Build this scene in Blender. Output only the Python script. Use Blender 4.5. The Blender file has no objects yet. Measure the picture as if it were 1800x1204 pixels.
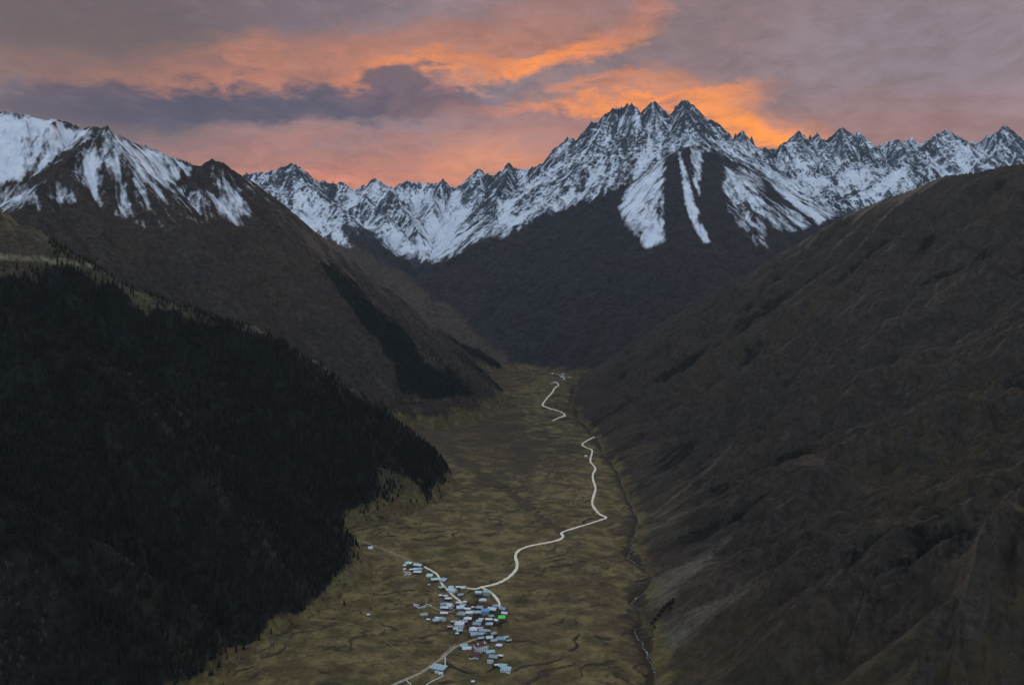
import bpy, bmesh, math, random
import numpy as np

random.seed(7)
rng = np.random.default_rng(7)
scene = bpy.context.scene
col = scene.collection
R = math.radians

# ------------------------------------------------------------------ camera
# photo pixels (1800 x 1204): focal length 1412 px, horizon at row 540, camera level at the origin
F, CX, HY = 1412.0, 900.0, 540.0
cam_d = bpy.data.cameras.new('camera')
cam_d.sensor_width = 36.0
cam_d.lens = F / 1800.0 * 36.0
cam_d.shift_y = -(602.0 - HY) / 1800.0
cam_d.clip_start = 1.0
cam_d.clip_end = 60000.0
cam = bpy.data.objects.new('camera', cam_d)
cam.rotation_euler = (R(90), 0, 0)
col.objects.link(cam)
scene.camera = cam

# ------------------------------------------------------------------ exposure
scene.view_settings.view_transform = 'Standard'
scene.view_settings.look = 'None'
scene.view_settings.exposure = 0.0
scene.view_settings.gamma = 1.0
scene.view_settings.use_curve_mapping = False
scene.cycles.max_bounces = 5
scene.cycles.diffuse_bounces = 3
scene.cycles.volume_bounces = 1
scene.cycles.use_denoising = True

# ------------------------------------------------------------------ sky
SUN_AZ = R(11.0)                       # behind the glowing clouds just above the main peak
SUN_EL = R(18.0)
SKY_GAIN = 1.0

def az_el(px, py):
    x, z = (px - CX) / F, (HY - py) / F
    return math.atan2(x, 1.0), math.atan2(z, math.hypot(x, 1.0))

def build_world():
    w = bpy.data.worlds.new('World')
    scene.world = w
    w.use_nodes = True
    nt = w.node_tree
    nt.nodes.clear()
    N = lambda t: nt.nodes.new(t)
    L = nt.links.new
    def math_n(op, a, b=None, c=None):
        n = N('ShaderNodeMath'); n.operation = op
        for i, v in enumerate((a, b, c)):
            if v is None: continue
            if isinstance(v, (int, float)): n.inputs[i].default_value = v
            else: L(v, n.inputs[i])
        return n.outputs[0]
    def smooth(v, a, b, lo=0.0, hi=1.0):
        n = N('ShaderNodeMapRange'); n.interpolation_type = 'SMOOTHSTEP'
        L(v, n.inputs[0])
        n.inputs[1].default_value, n.inputs[2].default_value = a, b
        n.inputs[3].default_value, n.inputs[4].default_value = lo, hi
        return n.outputs[0]
    def mixc(f, a, b):
        n = N('ShaderNodeMix'); n.data_type = 'RGBA'
        for i, v in ((0, f), (6, a), (7, b)):
            if isinstance(v, tuple): n.inputs[i].default_value = (*v, 1)
            elif isinstance(v, (int, float)): n.inputs[i].default_value = v
            else: L(v, n.inputs[i])
        return n.outputs[2]
    def noise(vec, scale, detail=4.0, rough=0.55, dist=0.0, which='Fac'):
        n = N('ShaderNodeTexNoise')
        L(vec, n.inputs['Vector'])
        n.inputs['Scale'].default_value = scale
        n.inputs['Detail'].default_value = detail
        n.inputs['Roughness'].default_value = rough
        n.inputs['Distortion'].default_value = dist
        return n.outputs[which]
    tc = N('ShaderNodeTexCoord')
    d = tc.outputs['Generated']
    sep = N('ShaderNodeSeparateXYZ'); L(d, sep.inputs[0])
    x, y, z = sep.outputs
    az = math_n('ARCTAN2', x, y)
    el = math_n('ARCSINE', math_n('MINIMUM', math_n('MAXIMUM', z, -1.0), 1.0))
    # cloud space: stretched along the horizon
    st = N('ShaderNodeVectorMath'); st.operation = 'MULTIPLY'
    L(d, st.inputs[0]); st.inputs[1].default_value = (1.0, 1.0, 2.5)
    stv = st.outputs[0]
    n1 = noise(stv, 3.2, 5, 0.55)
    n2 = noise(stv, 9.0, 6, 0.6, 0.4)
    n3 = noise(stv, 24.0, 7, 0.66, 0.5)
    n4 = noise(stv, 60.0, 5, 0.62, 0.6)
    wx = math_n('MULTIPLY', math_n('SUBTRACT', n1, 0.5), 0.22)
    wy = math_n('ADD', math_n('MULTIPLY', math_n('SUBTRACT', n2, 0.5), 0.085),
                math_n('ADD', math_n('MULTIPLY', math_n('SUBTRACT', n3, 0.5), 0.040), math_n('MULTIPLY', math_n('SUBTRACT', n4, 0.5), 0.012)))
    cb = N('ShaderNodeCombineXYZ')
    L(math_n('ADD', az, wx), cb.inputs[0]); L(math_n('ADD', el, wy), cb.inputs[1])
    P = cb.outputs[0]
    # clear dusk sky behind the clouds
    sk = N('ShaderNodeTexSky'); sk.sky_type = 'NISHITA'
    sk.sun_disc = False
    sk.sun_elevation = SUN_EL
    sk.sun_rotation = SUN_AZ
    sk.altitude = 2000
    sk.air_density = 1.0; sk.dust_density = 1.5; sk.ozone_density = 2.0
    sg = N('ShaderNodeVectorMath'); sg.operation = 'SCALE'
    L(sk.outputs[0], sg.inputs[0]); sg.inputs[3].default_value = 0.08
    # high cloud deck: mauve towards the sunset, unseen part brightened cool as fill light
    ca = N('ShaderNodeVectorMath'); ca.operation = 'DOT_PRODUCT'
    L(d, ca.inputs[0]); ca.inputs[1].default_value = (math.sin(R(17)), math.cos(R(17)), 0.0)
    toward = ca.outputs['Value']
    deck = mixc(smooth(toward, -0.05, 0.62), (0.84, 1.0, 1.24), (0.285, 0.205, 0.215))
    shade = smooth(n1, 0.30, 0.72, 0.80, 1.22)
    ds = N('ShaderNodeVectorMath'); ds.operation = 'SCALE'
    L(deck, ds.inputs[0]); L(shade, ds.inputs[3])
    cover = math_n('MAXIMUM', smooth(n1, 0.32, 0.60), smooth(toward, 0.25, 0.75))
    cur = mixc(cover, sg.outputs[0], ds.outputs[0])
    # cloud banks of this sunset: (px, py, half length, half width, angle, colour, opacity, softness)
    banks = [
        (180, 20, 460, 150, 0, (0.140, 0.112, 0.118), .95, .2),
        (620, 15, 260, 70, 5, (0.18, 0.145, 0.175), .8, .1),
        (1650, 60, 330, 110, -10, (0.265, 0.215, 0.25), .8, .1),
        (1250, 80, 260, 90, 25, (0.27, 0.19, 0.20), .7, .1),
        (640, 300, 560, 76, 2, (0.50, 0.21, 0.155), .88, .2),
        (1560, 245, 420, 75, -4, (0.37, 0.195, 0.175), .8, .1),
        (150, 60, 190, 60, 0, (0.17, 0.125, 0.118), .6, .1),
        (170, 140, 330, 48, -4, (0.27, 0.155, 0.13), .85, .2),
        (500, 125, 330, 58, 10, (0.47, 0.20, 0.135), .9, .2),
        (800, 90, 330, 60, 14, (0.50, 0.21, 0.14), .8, .15),
        (60, 215, 300, 52, 4, (0.17, 0.13, 0.135), .9, .3),
        (450, 185, 440, 40, 4, (0.110, 0.100, 0.138), 1.0, .5),
        (720, 165, 200, 38, -6, (0.17, 0.12, 0.145), .85, .3),
        (980, 215, 260, 34, -3, (0.42, 0.19, 0.16), .6, .2),
        (760, 118, 190, 20, 7, (0.80, 0.27, 0.10), .85, .15),
        (960, 100, 170, 27, 14, (0.98, 0.31, 0.085), .95, .15),
        (1080, 35, 150, 30, 33, (0.55, 0.225, 0.155), .8, .1),
        (1060, 148, 120, 14, 2, (0.85, 0.28, 0.10), .75, .15),
        (1110, 176, 230, 22, 3, (0.98, 0.31, 0.085), .9, .15),
        (1300, 214, 210, 46, -27, (0.95, 0.32, 0.10), .85, .1),
        (1330, 228, 150, 26, -25, (1.05, 0.34, 0.06), .95, .2),
        (900, 295, 230, 60, 8, (0.80, 0.31, 0.16), .75, .1),
        (560, 320, 260, 26, 0, (0.74, 0.27, 0.17), .7, .1),
    ]
    for k, (bx, by, hl, hw, ang, c, op, soft) in enumerate(banks):
        a0, e0 = az_el(bx, by)
        mp = N('ShaderNodeMapping'); mp.vector_type = 'TEXTURE'
        L(P, mp.inputs[0])
        mp.inputs['Location'].default_value = (a0, e0, 0)
        mp.inputs['Rotation'].default_value = (0, 0, R(ang))
        mp.inputs['Scale'].default_value = (hl / F, hw / F, 1)
        ln = N('ShaderNodeVectorMath'); ln.operation = 'LENGTH'
        L(mp.outputs[0], ln.inputs[0])
        m = math_n('MULTIPLY', smooth(ln.outputs['Value'], 1.25, soft, 0.0, op), smooth(n2 if k % 2 else n3, 0.28, 0.56, 0.55, 1.0))
        cur = mixc(m, cur, c)
    # fine streaks
    fs = smooth(n3, 0.25, 0.75, 0.86, 1.14)
    out = N('ShaderNodeVectorMath'); out.operation = 'SCALE'
    L(cur, out.inputs[0]); L(fs, out.inputs[3])
    bg = N('ShaderNodeBackground'); bg.inputs[1].default_value = SKY_GAIN
    L(out.outputs[0], bg.inputs[0])
    wo = N('ShaderNodeOutputWorld'); L(bg.outputs[0], wo.inputs[0])
build_world()

# ------------------------------------------------------------------ sun (soft, behind the cloud above the peaks)
sun_d = bpy.data.lights.new('sun', 'SUN')
sun_d.energy = 1.5
sun_d.angle = R(14)
sun_d.color = (1.0, 0.84, 0.68)
sun = bpy.data.objects.new('sun', sun_d)
from mathutils import Vector
sd = Vector((math.sin(SUN_AZ) * math.cos(SUN_EL), math.cos(SUN_AZ) * math.cos(SUN_EL), math.sin(SUN_EL)))
sun.rotation_euler = sd.to_track_quat('Z', 'Y').to_euler()
col.objects.link(sun)

# ================================================================== helpers
def tag(o, label=None, cat=None, group=None, kind=None):
    if label: o['label'] = label
    if cat: o['category'] = cat
    if group: o['group'] = group
    if kind: o['kind'] = kind
    return o

def P3(px, py, D):
    return ((px - CX) / F * D, D, (HY - py) / F * D)

def hash2(ix, iy, seed):
    h = (ix.astype(np.int64) * 374761393 + iy.astype(np.int64) * 668265263 + seed * 974634777) & 0xFFFFFFFF
    h = ((h ^ (h >> 13)) * 1274126177) & 0xFFFFFFFF
    h = (h ^ (h >> 16)) & 0xFFFFFFFF
    return (h & 0xFFFFFF).astype(np.float32) / 16777216.0

def vnoise(x, y, seed=0):
    ix, iy = np.floor(x), np.floor(y)
    fx, fy = (x - ix).astype(np.float32), (y - iy).astype(np.float32)
    ux, uy = fx * fx * fx * (fx * (fx * 6 - 15) + 10), fy * fy * fy * (fy * (fy * 6 - 15) + 10)
    def g(dx, dy):
        a = hash2(ix + dx, iy + dy, seed) * 6.2831853
        return np.cos(a) * (fx - dx) + np.sin(a) * (fy - dy)
    a, b, c, d = g(0, 0), g(1, 0), g(0, 1), g(1, 1)
    return (a + (b - a) * ux) * (1 - uy) + (c + (d - c) * ux) * uy

def fbm(x, y, lam, octv=4, seed=0, gain=0.5, ridged=False):
    x, y = np.asarray(x, np.float64), np.asarray(y, np.float64)
    out, a, f, tot = 0.0, 1.0, 1.0 / lam, 0.0
    for o in range(octv):
        n = vnoise(x * f + 13.7 * o, y * f - 7.1 * o, seed + o)
        if ridged: n = 0.5 - np.abs(n) * 1.4
        out = out + a * n
        tot += a
        a *= gain; f *= 2.03
    return (out / tot) * 1.5

def sstep(a, b, x):
    t = np.clip((x - a) / (b - a), 0, 1)
    return t * t * (3 - 2 * t)

def smax(a, b, k):
    return 0.5 * (a + b + np.sqrt((a - b) ** 2 + k * k))

def ridge(X, Y, pts, s, r=10.0, s2=None, d2=300.0):
    """height of a ridge: polyline of (X, Y, Z) with flanks of slope s, rounded over r, turning to slope s2 beyond d2"""
    out = np.full(X.shape, -1e5, np.float32)
    pts = [P3(*p) for p in pts]
    for (x0, y0, z0), (x1, y1, z1) in zip(pts[:-1], pts[1:]):
        vx, vy = x1 - x0, y1 - y0
        l2 = vx * vx + vy * vy + 1e-6
        t = np.clip(((X - x0) * vx + (Y - y0) * vy) / l2, 0, 1)
        dx, dy = X - (x0 + t * vx), Y - (y0 + t * vy)
        d = np.sqrt(dx * dx + dy * dy + r * r) - r
        if s2 is None: drop = s * d
        else: drop = np.where(d < d2, s * d, s * d2 + s2 * (d - d2))
        np.maximum(out, z0 + t * (z1 - z0) - drop, out=out)
    return out

def erosion(X, Y, gx, gy, lam, amp, octv, seed, gain=0.5, lo=0.1, hi=0.6):
    """gullies that run down the slope, each octave branching off the one before"""
    h = np.zeros(X.shape, np.float32)
    for o in range(octv):
        f = 1.0 / lam
        mag = np.sqrt(gx * gx + gy * gy) + 1e-6
        dxn, dyn = -gy / mag, gx / mag
        mask = sstep(lo, hi, mag)
        px, py = X * f, Y * f
        cx, cy = np.floor(px), np.floor(py)
        c = np.zeros(X.shape, np.float32); s = np.zeros(X.shape, np.float32); W = np.full(X.shape, 1e-5, np.float32)
        for ox in (-1, 0, 1):
            for oy in (-1, 0, 1):
                rx = hash2(cx + ox, cy + oy, seed + 17 * o)
                ry = hash2(cx + ox, cy + oy, seed + 17 * o + 5)
                vx = (px - cx - ox - rx).astype(np.float32); vy = (py - cy - oy - ry).astype(np.float32)
                w = np.exp(-2.5 * (vx * vx + vy * vy))
                ph = 6.2831853 * (vx * dxn + vy * dyn)
                c += w * np.cos(ph); s += w * np.sin(ph); W += w
        c /= W; s /= W
        h += amp * mask * c
        k = -amp * mask * s * 6.2831853 * f
        gx = gx + k * dxn; gy = gy + k * dyn
        lam *= 0.5; amp *= gain
    return h

def poly_sd(px, py, poly):
    """signed distance in photo pixels to a polygon, positive inside"""
    d = np.full(px.shape, 1e9); inside = np.zeros(px.shape, bool)
    n = len(poly)
    for i in range(n):
        (x0, y0), (x1, y1) = poly[i], poly[(i + 1) % n]
        vx, vy = x1 - x0, y1 - y0
        t = np.clip(((px - x0) * vx + (py - y0) * vy) / (vx * vx + vy * vy + 1e-9), 0, 1)
        d = np.minimum(d, (px - x0 - t * vx) ** 2 + (py - y0 - t * vy) ** 2)
        c = ((y0 > py) != (y1 > py))
        with np.errstate(divide='ignore', invalid='ignore'):
            xi = x0 + (py - y0) * vx / (vy if vy != 0 else 1e-9)
        inside ^= c & (px < xi)
    d = np.sqrt(d)
    return np.where(inside, d, -d)

def line_d(px, py, pts):
    d = np.full(px.shape, 1e9)
    for (x0, y0), (x1, y1) in zip(pts[:-1], pts[1:]):
        vx, vy = x1 - x0, y1 - y0
        t = np.clip(((px - x0) * vx + (py - y0) * vy) / (vx * vx + vy * vy + 1e-9), 0, 1)
        d = np.minimum(d, (px - x0 - t * vx) ** 2 + (py - y0 - t * vy) ** 2)
    return np.sqrt(d)

class Grid:
    """fan-shaped sampling of a height function, dense where the photograph looks closely"""
    def __init__(self, px, D):
        self.px, self.D = np.asarray(px, np.float64), np.asarray(D, np.float64)
        self.PX, self.Y = np.meshgrid(self.px, self.D)          # rows: distance
        self.X = (self.PX - CX) / F * self.Y
        self.H = None
    def grad(self):
        gpx = np.gradient(self.H, self.px, axis=1)
        gD = np.gradient(self.H, self.D, axis=0)
        gx = gpx * F / self.Y
        gy = gD - gx * self.X / self.Y
        return gx.astype(np.float32), gy.astype(np.float32)
    def PY(self):
        return HY - self.H / self.Y * F
    def sample(self, x, y, A=None):
        A = self.H if A is None else A
        px = CX + F * np.asarray(x) / np.asarray(y)
        i = np.interp(px, self.px, np.arange(len(self.px)))
        j = np.interp(y, self.D, np.arange(len(self.D)))
        i0 = np.clip(np.floor(i).astype(int), 0, len(self.px) - 2); j0 = np.clip(np.floor(j).astype(int), 0, len(self.D) - 2)
        fi, fj = i - i0, j - j0
        return (A[j0, i0] * (1 - fi) + A[j0, i0 + 1] * fi) * (1 - fj) + (A[j0 + 1, i0] * (1 - fi) + A[j0 + 1, i0 + 1] * fi) * fj
    def mesh(self, name, material, attrs, keep=None, parent=None):
        nr, nc = self.H.shape
        self.H = np.maximum(self.H, -690.0)
        v = np.stack([self.X, self.Y, self.H], -1).reshape(-1, 3).astype(np.float32)
        idx = np.arange(nr * nc).reshape(nr, nc)
        q = np.stack([idx[:-1, :-1], idx[:-1, 1:], idx[1:, 1:], idx[1:, :-1]], -1)
        if keep is not None:
            kq = keep[:-1, :-1] | keep[:-1, 1:] | keep[1:, 1:] | keep[1:, :-1]
            q = q[kq]
        q = q.reshape(-1, 4)
        used = np.zeros(nr * nc, bool); used[q.ravel()] = True
        remap = np.cumsum(used) - 1
        q = remap[q]; v = v[used]
        me = bpy.data.meshes.new(name)
        me.vertices.add(len(v)); me.vertices.foreach_set('co', v.ravel())
        me.loops.add(q.size); me.loops.foreach_set('vertex_index', q.ravel().astype(np.int32))
        me.polygons.add(len(q))
        me.polygons.foreach_set('loop_start', np.arange(0, q.size, 4, dtype=np.int32))
        me.polygons.foreach_set('use_smooth', np.ones(len(q), bool))
        me.update(calc_edges=True)
        for k, a in attrs.items():
            at = me.attributes.new(k, 'FLOAT', 'POINT')
            at.data.foreach_set('value', np.asarray(a, np.float32).reshape(-1)[used])
        me.materials.append(material)
        o = bpy.data.objects.new(name, me)
        col.objects.link(o)
        return o

# ------------------------------------------------------------------ material helper
class NT:
    def __init__(self, name):
        self.m = bpy.data.materials.new(name); self.m.use_nodes = True
        self.t = self.m.node_tree; self.t.nodes.clear()
        self.out = self.N('ShaderNodeOutputMaterial')
        self.b = self.N('ShaderNodeBsdfPrincipled')
        self.b.inputs['Roughness'].default_value = 0.9
        self.b.inputs['Specular IOR Level'].default_value = 0.15
        self.L(self.b.outputs[0], self.out.inputs[0])
    def N(self, t): return self.t.nodes.new(t)
    def L(self, a, b): self.t.links.new(a, b)
    def set(self, n, i, v):
        if isinstance(v, tuple): n.inputs[i].default_value = (*v, 1) if len(v) == 3 else v
        elif isinstance(v, (int, float)): n.inputs[i].default_value = v
        else: self.L(v, n.inputs[i])
    def attr(self, k):
        n = self.N('ShaderNodeAttribute'); n.attribute_name = k
        return n.outputs['Fac']
    def pos(self):
        return self.N('ShaderNodeNewGeometry').outputs['Position']
    def noise(self, vec, size, detail=4, rough=0.6, dist=0.0):
        n = self.N('ShaderNodeTexNoise'); self.L(vec, n.inputs['Vector'])
        n.inputs['Scale'].default_value = 1.0 / size
        n.inputs['Detail'].default_value = detail; n.inputs['Roughness'].default_value = rough
        n.inputs['Distortion'].default_value = dist
        return n.outputs['Fac']
    def math(self, op, a, b=None):
        n = self.N('ShaderNodeMath'); n.operation = op
        self.set(n, 0, a)
        if b is not None: self.set(n, 1, b)
        return n.outputs[0]
    def ramp(self, v, a, b, lo=0.0, hi=1.0):
        n = self.N('ShaderNodeMapRange'); n.interpolation_type = 'SMOOTHSTEP'
        self.set(n, 0, v)
        for i, q in zip((1, 2, 3, 4), (a, b, lo, hi)): n.inputs[i].default_value = q
        return n.outputs[0]
    def mix(self, f, a, b):
        n = self.N('ShaderNodeMix'); n.data_type = 'RGBA'
        self.set(n, 0, f); self.set(n, 6, a); self.set(n, 7, b)
        return n.outputs[2]
    def scale(self, c, f):
        n = self.N('ShaderNodeVectorMath'); n.operation = 'SCALE'
        self.L(c, n.inputs[0]); self.set(n, 3, f)
        return n.outputs[0]
    def bump(self, h, dist, strength=1.0):
        n = self.N('ShaderNodeBump'); n.inputs['Strength'].default_value = strength
        n.inputs['Distance'].default_value = dist
        self.L(h, n.inputs['Height']); self.L(n.outputs[0], self.b.inputs['Normal'])
    def color(self, c): self.set(self.b, 'Base Color', c)

def terrain_material(name, base, base2, veg, veg2, rock, rock2, dark, pale, fine=8.0, mid=60.0, bump=3.0, soft=0.12, grain=0.5):
    m = NT(name)
    p = m.pos()
    nf, nm, nl = m.noise(p, fine, 5, 0.65), m.noise(p, mid, 5, 0.6), m.noise(p, mid * 7, 4, 0.55)
    c = m.mix(m.ramp(nl, 0.35, 0.65), base, base2)
    c = m.mix(m.ramp(m.math('ADD', m.attr('veg'), m.math('MULTIPLY', m.math('SUBTRACT', nm, 0.5), 0.9)), 0.3, 0.7), c, m.mix(m.ramp(nm, 0.4, 0.6), veg, veg2))
    c = m.mix(m.ramp(m.math('ADD', m.attr('rock'), m.math('MULTIPLY', m.math('SUBTRACT', nf, 0.5), 0.7)), 0.35, 0.65), c, m.mix(m.ramp(nf, 0.3, 0.7), rock, rock2))
    c = m.mix(m.ramp(m.math('ADD', m.attr('dark'), m.math('MULTIPLY', m.math('SUBTRACT', nf, 0.5), 0.8)), 0.35, 0.65), c, dark)
    c = m.mix(m.ramp(m.math('ADD', m.attr('pale'), m.math('MULTIPLY', m.math('SUBTRACT', nf, 0.5), 0.7)), 0.3, 0.75), c, pale)
    c = m.mix(m.ramp(m.math('ADD', m.attr('mead'), m.math('MULTIPLY', m.math('SUBTRACT', nm, 0.5), 0.8)), 0.3, 0.7), c, m.mix(m.ramp(nm, 0.4, 0.6), (0.100, 0.070, 0.032), (0.110, 0.090, 0.035)))
    nx = m.noise(p, fine * 2.6, 6, 0.7)
    c = m.scale(c, m.ramp(nx, 0.25, 0.75, 1 - grain, 1 + grain))
    c = m.scale(c, m.ramp(nm, 0.2, 0.8, 0.72, 1.28))
    sn = m.math('ADD', m.attr('snow'), m.math('ADD', m.math('MULTIPLY', m.math('SUBTRACT', nf, 0.5), 0.55), m.math('MULTIPLY', m.math('SUBTRACT', nm, 0.5), 0.35)))
    c = m.mix(m.ramp(sn, 0.5 - soft, 0.5 + soft), c, m.mix(m.ramp(nm, 0.3, 0.7), (0.70, 0.74, 0.80), (0.88, 0.90, 0.92)))
    m.color(c)
    m.bump(m.math('ADD', nx, m.math('MULTIPLY', nf, 0.4)), bump * 2.2)
    return m.m

M = {}
M['range'] = terrain_material('snowy_rock', (0.038, 0.030, 0.025), (0.030, 0.027, 0.025), (0.085, 0.060, 0.040), (0.066, 0.049, 0.034),
                              (0.085, 0.090, 0.096), (0.032, 0.034, 0.038), (0.022, 0.022, 0.022), (0.13, 0.11, 0.08), 17.0, 130.0, 12.0, soft=0.30)
M['left'] = terrain_material('brown_alpine_slope', (0.056, 0.039, 0.026), (0.044, 0.034, 0.024), (0.046, 0.040, 0.025), (0.040, 0.032, 0.021),
                             (0.062, 0.054, 0.046), (0.036, 0.031, 0.027), (0.014, 0.016, 0.013), (0.13, 0.105, 0.065), 8.0, 60.0, 5.0, soft=0.36)
M['hill'] = terrain_material('hillside_grass', (0.062, 0.048, 0.029), (0.052, 0.042, 0.027), (0.074, 0.066, 0.033), (0.06, 0.054, 0.03),
                             (0.06, 0.05, 0.042), (0.04, 0.035, 0.03), (0.015, 0.016, 0.012), (0.16, 0.13, 0.08), 5.0, 40.0, 1.5)
M['right'] = terrain_material('dark_brown_slope', (0.048, 0.036, 0.025), (0.040, 0.032, 0.024), (0.048, 0.041, 0.023), (0.048, 0.034, 0.018),
                              (0.068, 0.053, 0.039), (0.034, 0.029, 0.023), (0.015, 0.015, 0.010), (0.105, 0.094, 0.066), 6.0, 55.0, 3.0, grain=0.42)
M['floor'] = terrain_material('valley_meadow', (0.108, 0.074, 0.034), (0.072, 0.052, 0.025), (0.088, 0.075, 0.030), (0.152, 0.114, 0.048),
                              (0.062, 0.046, 0.026), (0.046, 0.036, 0.021), (0.030, 0.024, 0.013), (0.22, 0.17, 0.10), 3.0, 38.0, 1.2, grain=0.32)

# ================================================================== valley floor
RIVER = [(1140, 1230), (1148, 1204), (1156, 1172), (1143, 1150), (1128, 1130), (1118, 1100), (1134, 1086), (1138, 1075), (1129, 1060), (1112, 1050),
         (1124, 1036), (1145, 1020), (1155, 1005), (1140, 995), (1120, 985), (1105, 970), (1108, 960), (1114, 936), (1123, 910), (1120, 895),
         (1108, 880), (1105, 865), (1096, 845), (1088, 828), (1070, 800), (1050, 765), (1018, 730), (1005, 700), (1010, 675), (1020, 655)]
def plane_D(py): return F * 555.0 / ((py - HY) + F * 0.0141)
_rv = sorted([((p[0] - CX) / F * plane_D(p[1]), plane_D(p[1])) for p in RIVER], key=lambda q: q[1])
RVY = np.array([q[1] for q in _rv]); RVX = np.array([q[0] for q in _rv])
def river_x(Y): return np.interp(Y, RVY, RVX)
_k = np.ones(9) / 9
_fy = np.linspace(200, 7000, 400)
_fx = np.convolve(np.pad(river_x(_fy), 4, mode='edge'), _k, mode='valid')
def foot_x(Y): return np.interp(Y, _fy, _fx) + 10.0

def floor_fn(X, Y, full=False):
    X = np.asarray(X, np.float64); Y = np.asarray(Y, np.float64)
    base = -557.0 + 0.0141 * Y
    left = np.clip(foot_x(Y) - X, -100, 3000)
    lam = 0.030 * left + 0.10 * np.clip(left - 560, 0, None)          # fan rising to the left wall
    far = sstep(2300, 4200, Y)
    lumps = fbm(X, Y, 420, 3, 3) * (7 + 10 * far) + fbm(X, Y, 150, 3, 9) * (3.5 + 7 * far)
    phi = base + lam + lumps
    wx, wy = fbm(X, Y, 130, 3, 21) * 30, fbm(X, Y, 130, 3, 31) * 30
    T = 2.6 + 0.4 * far
    q = (phi + 0.026 * Y - 0.030 * sstep(-100, 200, X) * X + 0.02 * X * sstep(100, -150, X) + fbm(X + wx, Y + wy, 90, 3, 41) * 3.2) / T
    fr = q - np.floor(q)
    on = sstep(-0.25, 0.2, fbm(X, Y, 75, 3, 55)) * (0.62 + 0.38 * sstep(-0.12, 0.28, fbm(X, Y, 340, 2, 57)))
    stepped = T * (sstep(0.78, 1.0, fr) - fr)
    q2 = (phi + 0.034 * Y + 0.05 * X + fbm(X, Y, 60, 3, 47) * 3.0) / 1.7
    fr2 = q2 - np.floor(q2)
    on2 = sstep(0.0, 0.35, fbm(X, Y, 95, 3, 59)) * sstep(0.25, -0.05, fbm(X, Y, 340, 2, 57))
    h = phi + stepped * on * 0.95 + 1.7 * (sstep(0.78, 1.0, fr2) - fr2) * on2 * 0.8 + fbm(X, Y, 30, 3, 77) * 1.4
    dr = np.abs(X - river_x(Y))
    ch = np.exp(-(dr / 16.0) ** 2)
    h = h - ch * 7.0 - np.exp(-(dr / 70.0) ** 2) * 5.0
    if full:
        bank = sstep(0.79, 0.85, fr) * (1 - sstep(0.95, 1.0, fr)) * on
        bank = np.maximum(bank, 0.8 * sstep(0.80, 0.86, fr2) * (1 - sstep(0.95, 1.0, fr2)) * on2)
        lip = sstep(0.50, 0.66, fr) * (1 - sstep(0.72, 0.78, fr)) * on
        tone = hash2(np.floor(q), np.floor(q * 0 + (X + 2 * wx) / 70.0), 5) - 0.5
        return h, bank, ch, tone, lip
    return h

def ground_hit(px, py):
    """where the ray through a photo pixel meets the valley floor"""
    d0 = plane_D(py)
    D = np.linspace(d0 * 0.72, min(d0 * 1.25, 7000), 500)
    x = (px - CX) / F * D
    z = (HY - py) / F * D
    g = floor_fn(x, D)
    k = np.argmax(z < g)
    if k == 0: k = len(D) - 1
    a = (z[k - 1] - g[k - 1]); b = (g[k] - z[k])
    t = a / (a + b + 1e-9)
    Dh = D[k - 1] + t * (D[k] - D[k - 1])
    xh = (px - CX) / F * Dh
    return float(xh), float(Dh), float(floor_fn(xh, Dh))

pyr = np.concatenate([np.linspace(1700, 1225, 60, endpoint=False), np.linspace(1225, 860, 330, endpoint=False), np.linspace(860, 632, 240)])
gf = Grid(np.arange(60, 1360, 2.0), plane_D(pyr))
gf.H, bank, chan, tone, lip = floor_fn(gf.X, gf.Y, True)
PXf, PYf = gf.PX, gf.PY()
farf = sstep(840, 740, PYf)
TRAILS = [([(600, 945), (640, 952), (700, 975), (745, 996)], 2.0, .8), ([(505, 1085), (600, 1092), (650, 1105), (690, 1135), (720, 1150)], 1.6, .6),
          ([(735, 1106), (777, 1100), (800, 1094)], 1.2, .6), ([(700, 706), (760, 702), (830, 697), (895, 690)], 2.0, .5),
 ([(640, 1060), (700, 1120), (745, 1150)], 1.5, .35),
          ([(870, 860), (985, 935)], 2.5, .3), ([(1040, 930), (1110, 950)], 1.5, .3)]
palef = 0.42 * lip * sstep(-.2, .3, fbm(gf.X, gf.Y, 200, 2, 83))  # pale field tops also give contrast in place of weak relief shading
for tr, wd, st in TRAILS:
    palef = np.maximum(palef, st * (1 - sstep(wd * 0.5, wd * 1.6, line_d(PXf, PYf, tr))))
gulch = 0.8 * (1 - sstep(2, 12, line_d(PXf, PYf, [(745, 752), (770, 770), (800, 803), (835, 822), (860, 848), (900, 868), (930, 893), (985, 938)]) + 16 * fbm(gf.X, gf.Y, 90, 4, 87)))
vegf = 0.75 - 0.95 * farf * sstep(960, 860, PXf) + 0.5 * fbm(gf.X, gf.Y, 300, 3, 5) + 0.65 * tone
vegf -= 0.6 * np.clip(1 - np.hypot((PXf - 805) / 16, (PYf - 1022) / 8), 0, 1) * 2
ft = 1 - sstep(0, 75, foot_x(gf.Y) - gf.X + 35 * fbm(gf.X, gf.Y, 90, 3, 19))
brown = sstep(-.15, .35, fbm(gf.X + 40 * fbm(gf.X, gf.Y, 60, 2, 23), gf.Y, 170, 4, 27, 0.6))  # brown patches also painted in for the relief shading that soft light lacks
rock_dim_f = np.clip(0.4 * sstep(500, 760, foot_x(gf.Y) - gf.X + 90 * fbm(gf.X, gf.Y, 150, 3, 35)) + 0.5 * sstep(665, 640, PYf + 10 * fbm(gf.X, gf.Y, 200, 3, 33)) + 0.55 * ft + (0.26 + .25 * farf) * brown + 0.75 * bank + 0.34 * tone + 0.5 * np.clip(fbm(gf.X, gf.Y, 70, 4, 91), 0, 1) * (0.5 + farf) + 0.6 * gulch, 0, 1)  # rock tint also darkens the left side, a light falloff put into colour
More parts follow.
